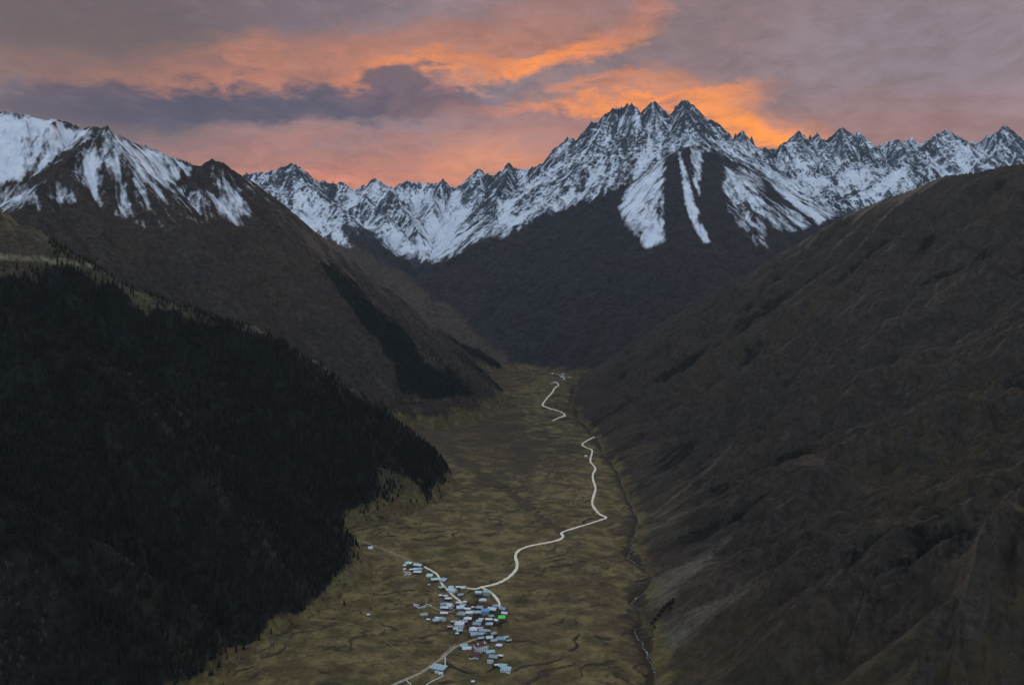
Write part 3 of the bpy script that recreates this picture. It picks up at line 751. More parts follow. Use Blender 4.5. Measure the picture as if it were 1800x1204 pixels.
def sheet_metal(name, c):
    """ribbed roof sheeting with dull weathered patches"""
    m = NT(name)
    p = m.N('ShaderNodeTexCoord').outputs['Object']
    n = m.noise(p, 3.5, 5, 0.65)
    c1 = m.mix(m.ramp(n, 0.3, 0.75), c, tuple(v * 0.66 + 0.02 for v in c))
    c1 = m.mix(m.ramp(m.noise(p, 1.1, 3, 0.6), 0.62, 0.8, 0, 0.55), c1, (0.10, 0.075, 0.06))
    m.color(c1)
    w = m.N('ShaderNodeTexWave'); w.inputs['Scale'].default_value = 1.3
    m.L(p, w.inputs['Vector'])
    m.b.inputs['Roughness'].default_value = 0.55
    m.b.inputs['Specular IOR Level'].default_value = 0.4
    m.bump(w.outputs['Fac'], 0.05)
    return m.m

ROOF = dict(teal=(0.40, 0.60, 0.58), paleteal=(0.62, 0.76, 0.73), blue=(0.42, 0.54, 0.58), paleblue=(0.74, 0.78, 0.78), white=(0.82, 0.84, 0.84), grey=(0.42, 0.46, 0.47),
            slate=(0.29, 0.39, 0.44), brightblue=(0.20, 0.44, 0.60), green=(0.01, 0.80, 0.10), maroon=(0.13, 0.028, 0.032), olive=(0.36, 0.39, 0.31), tan=(0.48, 0.40, 0.28), palegreen=(0.60, 0.78, 0.66))
WALL = dict(wood=(0.055, 0.040, 0.032), red=(0.20, 0.065, 0.055), stone=(0.17, 0.16, 0.15), white=(0.80, 0.80, 0.78), grey=(0.27, 0.27, 0.27), green=(0.40, 0.54, 0.44), rose=(0.45, 0.20, 0.18), blue=(0.20, 0.36, 0.48))
RM = {k: sheet_metal('roof_sheet_' + k, v) for k, v in ROOF.items()}
WM = {k: plain('wall_' + k, v, None, 1.6, 0.85) for k, v in WALL.items()}
M['glass'] = plain('dark_window', (0.03, 0.035, 0.045), (0.02, 0.02, 0.03), 1, 0.2, 0.5)
M['frame'] = plain('white_frame', (0.6, 0.6, 0.58))
M['doorwood'] = plain('door_wood', (0.10, 0.06, 0.04))
M['bark'] = plain('bark', (0.055, 0.042, 0.032), (0.03, 0.024, 0.02), 0.6, 0.95, 0.1)
M['palebark'] = plain('pale_bark', (0.12, 0.105, 0.08), (0.075, 0.065, 0.05), 0.8, 0.9, 0.1)
M['needles'] = plain('spruce_needles', (0.012, 0.0145, 0.010), (0.024, 0.024, 0.015), 1.4, 0.9, 0.1)
M['leaves'] = plain('autumn_scrub', (0.060, 0.046, 0.027), (0.036, 0.031, 0.019), 0.9, 0.9, 0.1)
M['plaster'] = plain('white_plaster', (0.80, 0.79, 0.75), (0.68, 0.67, 0.64), 1.5, 0.85)

def new_obj(name, me, parent=None, loc=None):
    o = bpy.data.objects.new(name, me)
    col.objects.link(o)
    if parent is not None: o.parent = parent
    if loc is not None: o.location = loc
    return o

def mesh_of(name, verts, faces, mats, fm=None, smooth=False):
    me = bpy.data.meshes.new(name)
    me.from_pydata(verts, [], faces)
    for m in (mats if isinstance(mats, (list, tuple)) else [mats]): me.materials.append(m)
    if fm: me.polygons.foreach_set('material_index', fm)
    if smooth: me.polygons.foreach_set('use_smooth', [True] * len(me.polygons))
    me.update()
    return me

def box_vf(x0, x1, y0, y1, z0, z1, off=0):
    v = [(x0, y0, z0), (x1, y0, z0), (x1, y1, z0), (x0, y1, z0), (x0, y0, z1), (x1, y0, z1), (x1, y1, z1), (x0, y1, z1)]
    f = [(0, 3, 2, 1), (4, 5, 6, 7), (0, 1, 5, 4), (1, 2, 6, 5), (2, 3, 7, 6), (3, 0, 4, 7)]
    return v, [tuple(i + off for i in q) for q in f]

def box_mesh(name, mat, *dims):
    v, f = box_vf(*dims)
    return mesh_of(name, v, f, mat)

# ================================================================== roads and river
def catmull(pts, n=6):
    out = []
    P = [pts[0]] + list(pts) + [pts[-1]]
    for i in range(1, len(P) - 2):
        p0, p1, p2, p3 = (np.array(P[k], float) for k in (i - 1, i, i + 1, i + 2))
        for t in np.linspace(0, 1, n, endpoint=False):
            out.append(0.5 * ((2 * p1) + (-p0 + p2) * t + (2 * p0 - 5 * p1 + 4 * p2 - p3) * t * t + (-p0 + 3 * p1 - 3 * p2 + p3) * t ** 3))
    out.append(np.array(pts[-1], float))
    return out

def ribbon(name, px_pts, width, mat, lift=0.35, n=6, wvar=0.12, base=None):
    pts = []
    for p in catmull(px_pts, n):
        x, y, z = ground_hit(p[0], p[1])
        pts.append((x, y))
    pts = np.array(pts)
    # even out the steps where the ray grazes a bank
    for _ in range(2):
        pts[1:-1] = 0.25 * pts[:-2] + 0.5 * pts[1:-1] + 0.25 * pts[2:]
    t = np.gradient(pts, axis=0); t /= np.linalg.norm(t, axis=1)[:, None] + 1e-9
    nrm = np.stack([-t[:, 1], t[:, 0]], 1)
    verts, faces = [], []
    cols = (-1.0, -0.5, 0.0, 0.5, 1.0)
    for k, (p, nn) in enumerate(zip(pts, nrm)):
        w = width * (1 + wvar * math.sin(k * 1.7) + wvar * 0.8 * math.sin(k * 0.6 + 1))
        zs = [float(gf.sample(p[0] + nn[0] * c * w * .5, p[1] + nn[1] * c * w * .5)) for c in cols]
        zc = max(zs)
        for c, z in zip(cols, zs):
            q = p + nn * c * w * .5
            verts.append((q[0], q[1], max(z, zc - 0.9) + lift + 0.00025 * q[1]))
        for c, z in ((1.0, zs[-1]), (-1.0, zs[0])):
            q = p + nn * c * (w * .5 + 0.6)
            verts.append((q[0], q[1], z - 0.8))
    for k in range(len(pts) - 1):
        a, b = k * 7, (k + 1) * 7
        for c in range(4): faces.append((a + c, a + c + 1, b + c + 1, b + c))
        faces.append((a + 4, a + 5, b + 5, b + 4)); faces.append((a + 6, a, b, b + 6))
    me = mesh_of(name, verts, faces, mat, None, True)
    return new_obj(name, me)

def road_material():
    m = NT('pale_gravel_road')
    p = m.pos()
    n = m.noise(p, 3.0, 4, 0.6); n2 = m.noise(p, 30.0, 3, 0.6)
    m.color(m.mix(m.ramp(n, 0.3, 0.7), (0.88, 0.80, 0.62), m.mix(m.ramp(n2, 0.4, 0.7), (0.80, 0.71, 0.54), (0.58, 0.50, 0.37))))
    m.b.inputs['Roughness'].default_value = 0.85
    return m.m
M['road'] = road_material()
M['track'] = plain('earth_track', (0.42, 0.37, 0.27), (0.26, 0.22, 0.16), 4.0, 0.95, 0.1)

ROADS = [
    ('road', 'pale gravel road winding up the valley from the village', [(845, 1032), (862, 1028.5), (880, 1023), (896, 1013), (907, 1001), (909, 990), (906, 979), (909, 970), (920, 963), (940, 957.5), (965, 953), (984, 948), (990, 942), (987, 936), (1010, 928), (1035, 920.5), (1055, 914), (1066, 909.5),
        (1056, 905), (1047, 896), (1041, 885), (1043, 873), (1047, 858), (1043, 845), (1042, 834), (1047, 823), (1038, 812), (1039, 802), (1041, 791), (1031, 787), (1023, 781), (1033, 774), (1045, 768)], 5.6, 'road'),
    ('road', 'far stretch of pale road zigzagging towards the distant hamlet', [(971, 740), (983, 734), (993, 730), (986, 724), (970, 719), (954, 713), (957, 706), (964, 697), (971, 690), (975, 682), (982, 677), (978, 672)], 8.0, 'road'),
    ('road', 'pale lane bending down the upper side of the village', [(746, 996), (757, 1002), (767, 1008), (772, 1015), (775, 1023), (781, 1031), (788, 1038), (797, 1047), (806, 1054), (812, 1060)], 4.0, 'road'),
    ('road', 'pale road curving round the right side of the village', [(845, 1032), (855, 1036), (864, 1042), (871, 1048), (876, 1055), (878, 1062), (877, 1070)], 3.6, 'road'),
    ('road', 'short pale lane inside the curve of the village road', [(866, 1045), (871, 1051), (876, 1058)], 2.6, 'road'),
    ('road', 'pale lane along the top row of village houses', [(845, 1032), (838, 1034.5), (829, 1035), (821, 1033)], 3.2, 'road'),
    ('road', 'pale road entering the village past the mosque', [(640, 1226), (690, 1204), (715, 1193), (742, 1181), (757, 1170), (773, 1159), (788, 1147), (802, 1136), (820, 1129), (838, 1122)], 4.0, 'track'),
    ('road', 'thin second track running beside the road by the mosque', [(775, 1154), (788, 1142), (801, 1132)], 1.4, 'track'),
    ('road', 'narrow track leading to the white walls left of the village', [(742, 1069), (755, 1065), (765, 1069), (778, 1074), (792, 1075), (800, 1070)], 1.8, 'track'),
]
for nm, lb, pts, w, mt in ROADS:
    tag(ribbon(nm, pts, w, M[mt]), lb, kind='structure')

def river_material():
    m = NT('white_water')
    p = m.pos()
    n = m.noise(p, 7.0, 4, 0.7, 1.0)
    f = m.ramp(n, 0.50, 0.68)
    m.color(m.mix(f, (0.05, 0.052, 0.048), (0.50, 0.51, 0.50)))
    m.b.inputs['Roughness'].default_value = 0.75
    m.b.inputs['Specular IOR Level'].default_value = 0.1
    m.bump(n, 0.4)
    return m.m
M['river'] = river_material()
rv_y = RVY[0] + np.cumsum(np.full(520, 5.2))
rv_y = rv_y[rv_y < 2350]
verts, faces = [], []
for k, y in enumerate(rv_y):
    x = float(river_x(y)) + 3.0 * math.sin(y * 0.05) + 1.5 * math.sin(y * 0.17)
    w = 1.1 + 0.35 * math.sin(y * 0.031) + 0.4 * math.sin(y * 0.11)
    z = float(min(gf.sample(x - w, y), gf.sample(x + w, y), gf.sample(x, y))) + 1.6
    verts += [(x - w, y, z), (x + w, y, z)]
    if k: faces.append((2 * k - 2, 2 * k - 1, 2 * k + 1, 2 * k))
tag(new_obj('river', mesh_of('river', verts, faces, M['river'], None, True)), 'thin white mountain stream along the foot of the right slope', kind='structure')

# ================================================================== village
def win_mesh(w, h):
    v, f = box_vf(-w / 2, w / 2, -0.06, 0.06, 0, h)
    return mesh_of('window', v, f, M['glass'])
WIN = win_mesh(1.1, 1.4)
v, f = box_vf(-0.68, 0.68, -0.04, 0.04, -0.12, 0.0)
v2, f2 = box_vf(-0.68, 0.68, -0.04, 0.04, 1.4, 1.52, 8)
v3, f3 = box_vf(-0.68, -0.55, -0.04, 0.04, 0.0, 1.4, 16)
v4, f4 = box_vf(0.55, 0.68, -0.04, 0.04, 0.0, 1.4, 24)
WFRAME = mesh_of('window_frame', v + v2 + v3 + v4, f + f2 + f3 + f4, M['frame'])
DOOR = box_mesh('door', M['doorwood'], -0.55, 0.55, -0.06, 0.06, 0, 2.1)

def roof_mesh(kind, w, d, z, rise, over, mat, thick=0.22):
    """gable, hip, half-hip and lean-to roofs as closed shells"""
    a, b = w / 2 + over, d / 2 + over
    def shell(top, faces):
        n = len(top)
        v = list(top) + [(x, y, zz - thick) for x, y, zz in top]
        f = [tuple(q) for q in faces] + [tuple(i + n for i in reversed(q)) for q in faces]
        cnt = {}
        for q in faces:
            for i in range(len(q)):
                e = (q[i], q[(i + 1) % len(q)]); cnt[e] = 1
        for (i, j) in list(cnt):
            if (j, i) not in cnt: f.append((j, i, i + n, j + n))
        return v, f
    if kind == 'gable':
        t = [(-a, -b, z), (a, -b, z), (a, 0, z + rise), (-a, 0, z + rise), (a, b, z), (-a, b, z)]
        v, f = shell(t, [(0, 1, 2, 3), (3, 2, 4, 5)])
    elif kind == 'shed':
        t = [(-a, -b, z), (a, -b, z), (a, b, z + rise), (-a, b, z + rise)]
        v, f = shell(t, [(0, 1, 2, 3)])
    else:
        k = max(a - b, 0.15 * a) if kind == 'hip' else a * 0.55
        t = [(-a, -b, z), (a, -b, z), (a, b, z), (-a, b, z), (-k, 0, z + rise), (k, 0, z + rise)]
        v, f = shell(t, [(0, 1, 5, 4), (1, 2, 5), (2, 3, 4, 5), (3, 0, 4)])
    return mesh_of('roof', v, f, mat)

def wall_mesh(kind, w, d, h, rise, mat):
    a, b = w / 2, d / 2
    if kind == 'gable':
        v = [(-a, -b, -2), (a, -b, -2), (a, b, -2), (-a, b, -2), (-a, -b, h), (a, -b, h), (a, b, h), (-a, b, h), (-a, 0, h + rise * .93), (a, 0, h + rise * .93)]
        f = [(0, 1, 5, 4), (2, 3, 7, 6), (1, 2, 6, 9, 5), (3, 0, 4, 8, 7), (4, 5, 9, 8), (8, 9, 6, 7), (3, 2, 1, 0)]
    elif kind == 'shed':
        v = [(-a, -b, -2), (a, -b, -2), (a, b, -2), (-a, b, -2), (-a, -b, h), (a, -b, h), (a, b, h + rise * .9), (-a, b, h + rise * .9)]
        f = [(0, 3, 2, 1), (4, 5, 6, 7), (0, 1, 5, 4), (1, 2, 6, 5), (2, 3, 7, 6), (3, 0, 4, 7)]
    else:
        v, f = box_vf(-a, a, -b, b, -2, h)
    return mesh_of('wall', v, f, mat)

def building(name, label, cat, px, py, wpx, kind, roof, wall, rot=0, depth=0.75, storeys=1, rise=None, group=None, windows=True, chimney=False, wm=None):
    x, y, z = ground_hit(px, py + 3.0 + 2.2 * storeys * 1400.0 / plane_D(py + 4) * 0.6)
    w = wm or wpx * y / F
    w *= 1.10
    d = w * depth
    h = (2.5 if w < 6.5 else 3.1) * storeys + (0.4 if storeys > 1 else 0)
    if w < 4.5: h = 2.1
    rise = rise if rise is not None else min(d, w) * (0.33 if kind != 'shed' else 0.22)
    root = bpy.data.objects.new(name, None); root.empty_display_size = 2
    col.objects.link(root)
    root.location = (x, y, z + 0.2); root.rotation_euler = (0, 0, R(rot))
    tag(root, label, cat, group)
    new_obj('wall', wall_mesh(kind, w, d, h, rise, WM[wall]), root)
    rf = new_obj('roof', roof_mesh(kind, w, d, h + 0.05, rise, 0.55 if w > 6 else 0.3, RM[roof]), root)
    if chimney:
        new_obj('chimney', box_mesh('chimney', WM['stone'], w * .2 - .4, w * .2 + .4, d * .12 - .4, d * .12 + .4, h + rise * .3, h + rise + 1.0), rf)
    if windows and w > 5.5:
        n = max(2, int(w / 2.9))
        for s in range(storeys):
            for k in range(n):
                lx = (k + 0.5) / n * w - w / 2
                if s == 0 and k == n // 2 and n > 2:
                    new_obj('door', DOOR, root, (lx, -d / 2 - 0.02, 0.0)); continue
                wi = new_obj('window', WIN, root, (lx, -d / 2 - 0.02, 0.95 + s * 3.1))
                if w > 10: new_obj('window_frame', WFRAME, wi)
        side = -1 if rot < 0 else 1
        for s in range(storeys):
            for k in range(max(1, int(d / 3.6))):
                ly = (k + 0.5) / max(1, int(d / 3.6)) * d - d / 2
                wi = new_obj('window', WIN, root, (side * (-w / 2 - 0.02), ly, 0.95 + s * 3.1)); wi.rotation_euler = (0, 0, R(90))
    elif w > 3:
        new_obj('door', DOOR, root, (0, -d / 2 - 0.02, 0.0))
    return root

V = [  # px, py, width px, roof form, roof, wall, rotation, storeys, depth, label
 (717.5, 988, 11, 'hip', 'palegreen', 'wood', -8, 1, .8, 'pale green hip-roofed house, topmost at the upper left end of the village'),
 (711.5, 991.5, 5, 'gable', 'white', 'stone', 10, 1, .8, 'little white shed just left below the topmost green house'),
 (735, 991.5, 14, 'gable', 'paleteal', 'wood', -22, 1, .55, 'long pale teal house slanting at the head of the upper lane'),
 (711.5, 998, 4, 'shed', 'white', 'stone', 0, 1, .8, 'tiny white hut above the white-walled ruin'),
 (722.5, 999, 4.5, 'shed', 'white', 'wood', 0, 1, .8, 'tiny pale hut between the ruin and the upper hip-roofed house'),
 (730, 998.5, 8, 'hip', 'paleteal', 'wood', 0, 1, .8, 'small pale hip-roofed house below the long slanting house'),
 (738.5, 998, 7, 'gable', 'teal', 'green', -10, 1, .8, 'dull teal house squeezed below the long slanting house'),
 (734, 1003.5, 12, 'gable', 'white', 'wood', -6, 1, .5, 'white-roofed house lowest of the upper left cluster'),
 (755, 1010, 9.5, 'shed', 'palegreen', 'green', -8, 1, .8, 'pale green lean-to house left of the bend in the upper lane'),
 (764.5, 1016.5, 12, 'gable', 'palegreen', 'wood', 12, 1, .6, 'pale green house inside the bend of the upper lane'),
 (779, 1018, 9, 'shed', 'blue', 'stone', -24, 1, 1.0, 'blue-teal house right of the upper lane above the red soil patch'),
 (754, 1025.5, 4.5, 'gable', 'grey', 'stone', 0, 1, .8, 'small grey shed alone in the meadow left of the upper lane'),
 (777, 1030.5, 10, 'gable', 'teal', 'wood', 14, 1, .6, 'teal house on the left edge of the upper lane'),
 (793, 1030, 8, 'hip', 'paleteal', 'wood', 0, 1, .7, 'small pale house below the red soil patch'),
 (806, 1030, 8, 'shed', 'white', 'stone', 10, 1, .4, 'white-roofed shed bordering the lower tip of the red soil'),
 (814, 1031, 8, 'gable', 'paleteal', 'grey', 8, 1, .9, 'pale teal house left of the junction lane'),
 (795, 1035.5, 13.5, 'gable', 'paleteal', 'white', -25, 1, .75, 'pale teal house with white gable beside the lane'),
 (774, 1044, 5.5, 'gable', 'white', 'stone', 30, 1, .7, 'leftmost small white shed below the upper lane'),
 (783, 1045.5, 6, 'gable', 'white', 'red', 8, 1, .7, 'small white shed with red wall left of the lane'),
 (809, 1043.5, 9, 'gable', 'grey', 'stone', 26, 1, .6, 'grey house with tilted roof right of the upper lane'),
 (786.5, 1050, 8, 'hip', 'paleteal', 'wood', -10, 1, .9, 'pale teal hip-roofed house left of the lower end of the lane'),
 (792, 1049.5, 5, 'gable', 'paleteal', 'wood', 0, 1, .9, 'small teal annex against the hip-roofed house by the lane'),
 (841, 1039.5, 10, 'gable', 'paleteal', 'grey', -6, 1, .7, 'pale teal house left of the tall green house'),
 (855, 1040, 11, 'hip', 'teal', 'green', -6, 2, .75, 'tall pale green two-storey house at the road junction'),
 (848.5, 1053, 11, 'hip', 'paleteal', 'rose', -5, 1, .75, 'teal-roofed house with rose red walls standing alone below the junction'),
 (806, 1057.5, 7.5, 'gable', 'white', 'stone', -10, 1, .6, 'small white house at the foot of the upper lane'),
 (817, 1056, 6, 'hip', 'white', 'stone', 0, 1, .8, 'tiny white hip-roofed house right of the lane foot'),
 (814, 1061, 9, 'gable', 'blue', 'stone', -6, 1, .6, 'dull blue house behind the pale blue house'),
 (809, 1066, 12, 'gable', 'paleblue', 'grey', 10, 1, .8, 'pale blue house with grey wall at the centre left of the village'),
 (821.5, 1068.5, 10, 'shed', 'white', 'wood', -12, 1, .4, 'narrow white lean-to in the row of blue roofs'),
 (830, 1065, 5, 'gable', 'white', 'stone', 40, 1, .7, 'tiny white hut behind the row of blue roofs'),
 (836, 1065.5, 5, 'gable', 'tan', 'wood', 10, 1, .7, 'tiny tan hut behind the row of blue roofs'),
 (844, 1066, 10, 'gable', 'grey', 'wood', -10, 1, .8, 'grey house behind the long blue-teal house'),
 (871, 1063.5, 10, 'hip', 'slate', 'wood', -10, 1, .8, 'slate hip-roofed house left of the road end'),
 (865.5, 1069, 13.5, 'gable', 'paleblue', 'red', -18, 1, .7, 'wide pale blue house with red-brown wall near the road end'),
 (811, 1077, 13, 'hip', 'olive', 'stone', -15, 1, .9, 'olive grey hip-roofed house at the left end of the blue row'),
 (825, 1075, 11, 'gable', 'paleblue', 'grey', 0, 1, .8, 'pale blue house first in the row of blue roofs'),
 (839, 1074.5, 13, 'gable', 'blue', 'wood', 0, 1, .6, 'long blue-teal house in the middle of the blue row'),
 (853, 1073.5, 12, 'gable', 'brightblue', 'blue', 0, 2, .8, 'bright blue two-storey house at the right end of the blue row'),
 (885, 1068.5, 11, 'gable', 'slate', 'stone', -38, 1, .8, 'slate blue house turned away on the right edge of the village'),
 (887, 1076, 9.5, 'gable', 'paleblue', 'rose', -14, 1, .7, 'pale house with rose wall above the bright green roof'),
 (882, 1084, 10.5, 'shed', 'green', 'red', 0, 1, .75, 'house with vivid green roof on the right edge of the village'),
 (864, 1081, 8, 'hip', 'olive', 'stone', 20, 1, .9, 'olive grey house between the bright blue and bright green roofs'),
 (822, 1085.5, 12, 'hip', 'white', 'wood', -4, 1, .7, 'white hip-roofed house below the first blue roof of the row'),
 (846, 1086, 8, 'gable', 'white', 'wood', -8, 1, .4, 'narrow white house below the long blue-teal house'),
 (842, 1089.5, 9, 'gable', 'white', 'red', 4, 1, .5, 'white-roofed house with red wall below the narrow white one'),
 (859.5, 1087, 10.5, 'shed', 'white', 'wood', 0, 1, .4, 'long narrow white lean-to below the bright blue house'),
 (873, 1088.5, 7, 'gable', 'white', 'stone', -40, 1, .8, 'small white house left below the vivid green roof'),
 (815, 1090.5, 12, 'gable', 'grey', 'wood', -6, 1, .5, 'long grey house behind the big white square house'),
 (860, 1095, 11, 'hip', 'blue', 'red', 0, 1, .75, 'blue hip-roofed house with red-brown wall below the long white lean-to'),
 (839, 1095, 13, 'gable', 'slate', 'wood', -14, 1, .7, 'weathered slate house in the middle of the lower village'),
 (745, 1078.5, 12, 'hip', 'olive', 'stone', 12, 1, .8, 'grey-green hip-roofed house below the white walls on the left'),
 (753, 1086.5, 6, 'shed', 'white', 'stone', -25, 1, .4, 'small white shed right below the grey-green house'),
 (766, 1088.5, 10, 'gable', 'teal', 'red', 16, 1, .8, 'teal house with red wall at the left edge of the village'),
 (770, 1084.5, 9, 'gable', 'white', 'wood', -20, 1, .5, 'white-roofed house directly behind the teal house on the left edge'),
 (779, 1086, 8, 'gable', 'grey', 'white', -25, 1, .9, 'grey house with white gable right of the teal house'),
 (780.5, 1076, 12, 'shed', 'white', 'stone', -4, 1, .35, 'long narrow white shed below the large white barn'),
 (779, 1060.5, 9, 'gable', 'slate', 'stone', 12, 1, .9, 'slate grey house behind the large white barn'),
 (789, 1062, 13, 'gable', 'paleblue', 'white', -26, 1, .8, 'large pale barn with white end wall left of the village centre'),
 (781, 1066.5, 13, 'shed', 'paleblue', 'wood', -6, 1, .4, 'pale blue lean-to in front of the large white barn'),
 (807.5, 1096.5, 14, 'hip', 'paleblue', 'white', -12, 2, .85, 'big square white two-storey house with many windows'),
 (800.5, 1103.5, 6.5, 'shed', 'paleblue', 'grey', 12, 1, .6, 'small pale lean-to left below the big square white house'),
 (807.5, 1106.5, 9, 'gable', 'blue', 'wood', 10, 1, .8, 'blue shed in front of the big square white house'),
 (791, 1100, 8, 'shed', 'tan', 'wood', 8, 1, .4, 'tan shed left of the big square white house'),
 (803.5, 1111, 5, 'gable', 'white', 'wood', 0, 1, .8, 'tiny white hut below the blue shed'),
 (798, 1091, 9, 'shed', 'olive', 'wood', 22, 1, .5, 'olive shed left behind the big square white house'),
 (832.5, 1104, 13, 'hip', 'white', 'white', -4, 1, .85, 'white hip-roofed house with white walls in the lower village'),
 (843.5, 1102.5, 9, 'hip', 'grey', 'wood', -8, 1, .8, 'grey hip-roofed house right behind the white hip-roofed one'),
 (849, 1106.5, 12, 'gable', 'grey', 'white', -8, 1, .6, 'grey-roofed house with white windowed wall in the lower village'),
 (858.5, 1107, 7, 'gable', 'grey', 'stone', -14, 1, .8, 'small grey house right of the white windowed wall'),
 (834, 1113, 13, 'gable', 'blue', 'rose', 12, 1, .7, 'blue-grey house with rose wall above the village road'),
 (845, 1112.5, 9, 'gable', 'blue', 'stone', 10, 1, .7, 'smaller blue-grey house right of the rose-walled one'),
 (867, 1112, 9.5, 'gable', 'olive', 'wood', 28, 1, .8, 'olive house turned askew at the right of the lower village'),
 (845, 1120, 9.5, 'gable', 'grey', 'wood', 14, 1, .7, 'grey house at the end of the road from the mosque'),
 (860, 1119, 10.5, 'gable', 'paleteal', 'wood', 12, 1, .8, 'pale teal house above the big red-roofed house'),
 (868, 1124, 10, 'gable', 'grey', 'stone', 12, 1, .7, 'dull grey house right above the big red-roofed house'),
 (880, 1121, 15, 'hip', 'slate', 'stone', -4, 1, .7, 'wide slate hip-roofed house at the lower right of the village'),
 (888.5, 1118.5, 8, 'gable', 'teal', 'wood', 14, 1, .7, 'small teal house adjoining the wide slate house'),
 (894, 1124, 8, 'gable', 'olive', 'wood', 20, 1, .7, 'rightmost olive shed beside the wide slate house'),
 (877, 1132.5, 9, 'hip', 'white', 'stone', -12, 1, .8, 'small white house alone below the wide slate house'),
 (815, 1133, 12, 'gable', 'teal', 'wood', 14, 1, .6, 'teal house beside the road bend above the mosque'),
 (820.5, 1138, 14, 'gable', 'paleblue', 'rose', 8, 1, .6, 'pale blue house with rose wall left of the big red-roofed house'),
 (861.5, 1144, 14, 'gable', 'teal', 'blue', 10, 1, .6, 'teal house adjoining the right of the big red-roofed house'),
 (836, 1149, 13, 'gable', 'maroon', 'stone', 12, 1, .7, 'maroon-roofed house in front of the big red-roofed house'),
 (868, 1153, 14, 'gable', 'olive', 'wood', -14, 1, .7, 'olive grey house below the teal annex at the bottom of the village'),
 (862, 1160, 9, 'gable', 'grey', 'white', -8, 1, .6, 'small white-walled house below the olive grey house'),
 (879.5, 1151, 8, 'shed', 'white', 'wood', -10, 1, .4, 'narrow white shed right of the olive grey house'),
 (873.5, 1166.5, 7, 'shed', 'white', 'wood', 14, 1, .4, 'narrow white shed above the lowest teal houses'),
 (884, 1168.5, 13, 'gable', 'teal', 'wood', -10, 1, .7, 'teal house directly behind the lowest hip-roofed house'),
 (889, 1174, 16, 'hip', 'teal', 'white', -6, 1, .8, 'lowest house of the village, teal hip roof edged white'),
 (768, 1178.5, 6, 'shed', 'paleteal', 'white', 0, 1, .6, 'little pale shed in front of the mosque'),
 (775, 1181, 6, 'shed', 'white', 'white', -16, 1, .6, 'little white shed right in front of the mosque'),
 (575, 1033, 11, 'gable', 'paleblue', 'red', -10, 1, .7, 'lone house with pale roof at the forest edge on the left'),
 (651, 961, 7, 'gable', 'white', 'white', 24, 1, .9, 'lone white hut on the meadow above the village'),
 (647.5, 1078, 4.5, 'gable', 'white', 'stone', 10, 1, .9, 'tiny lone white hut in the meadow left of the village'),
 (831.5, 1195, 5, 'gable', 'white', 'stone', 0, 1, .9, 'tiny white hut in the meadow below the village'),
 (1030, 799, 4, 'gable', 'white', 'white', 0, 1, .9, 'lone white hut beside the distant road bend'),
 (971, 653.5, 3, 'gable', 'white', 'white', 0, 1, .8, 'leftmost white house of the distant hamlet'),
 (978, 654.5, 2.5, 'gable', 'grey', 'stone', 10, 1, .8, 'small grey house second from the left in the distant hamlet'),
 (983, 657, 4, 'gable', 'grey', 'stone', 30, 1, .8, 'grey house with slanted roof in the distant hamlet'),
 (989.5, 655.5, 4.5, 'gable', 'teal', 'stone', 10, 1, .8, 'teal-roofed house at the back of the distant hamlet'),
 (988, 659.5, 4, 'gable', 'white', 'white', 0, 1, .8, 'bright white house in the middle of the distant hamlet'),
 (991.3, 663, 2.4, 'gable', 'white', 'white', 0, 2, 1.6, 'tall narrow white house in front in the distant hamlet'),
 (997, 651.5, 2.6, 'gable', 'white', 'white', 0, 2, .9, 'topmost white house of the distant hamlet'),
 (1007.5, 651, 4, 'gable', 'grey', 'stone', -8, 1, .8, 'rightmost grey house of the distant hamlet'),
 (1001.5, 661, 4, 'gable', 'grey', 'stone', -10, 1, .7, 'grey house low on the right of the distant hamlet'),
 (975.5, 669.5, 6, 'gable', 'grey', 'white', 6, 1, .5, 'long pale house by the road below the distant hamlet'),
 (970, 672, 5, 'gable', 'olive', 'stone', -14, 1, .6, 'olive shed leftmost by the road below the distant hamlet'),
]
for (px, py, w, kd, rf, wl, rot, st, dp, lb) in V:
    small = w < 6.6 or 'shed' in lb or 'hut' in lb
    building('shed' if small and 'house' not in lb.split(',')[0] else 'house', lb, 'shed' if small and 'house' not in lb.split(',')[0] else 'house', px, py, w, kd, rf, wl, rot, dp, st,
             group='houses of the valley village' if py > 900 else 'houses of the distant hamlet', windows=(py > 900), chimney=(py > 900 and w > 10.5 and kd != 'shed'))

# the big red-roofed house
bh = building('house', 'largest village house, three white storeys under a dark red hip roof', 'house', 845, 1136, 20, 'hip', 'maroon', 'white', 26, .72, 3, rise=4.2, group='houses of the valley village')
bw = 20 * bh.location.y / F * 1.10
for sx in (-0.3, 0.28):
    dm_v = [(-1, -1.4, 0), (1, -1.4, 0), (1, 1.4, 1.4), (-1, 1.4, 1.4), (-1, -1.4, 1.4), (1, -1.4, 1.4), (0, -1.4, 2.3), (0, 1.8, 2.3)]
    me = mesh_of('dormer', dm_v, [(0, 1, 5, 6, 4), (4, 6, 7, 3), (6, 5, 2, 7), (0, 4, 3), (1, 2, 5)], M['plaster'])
    new_obj('dormer', me, bh, (bw * sx, -bw * .72 * .22, 9.8 + 1.7))
balc = box_mesh('balcony', M['doorwood'], -bw / 2 - 1.2, -bw / 2 - 0.05, -bw * .3, bw * .3, 3.2, 3.5)
new_obj('balcony', balc, bh)

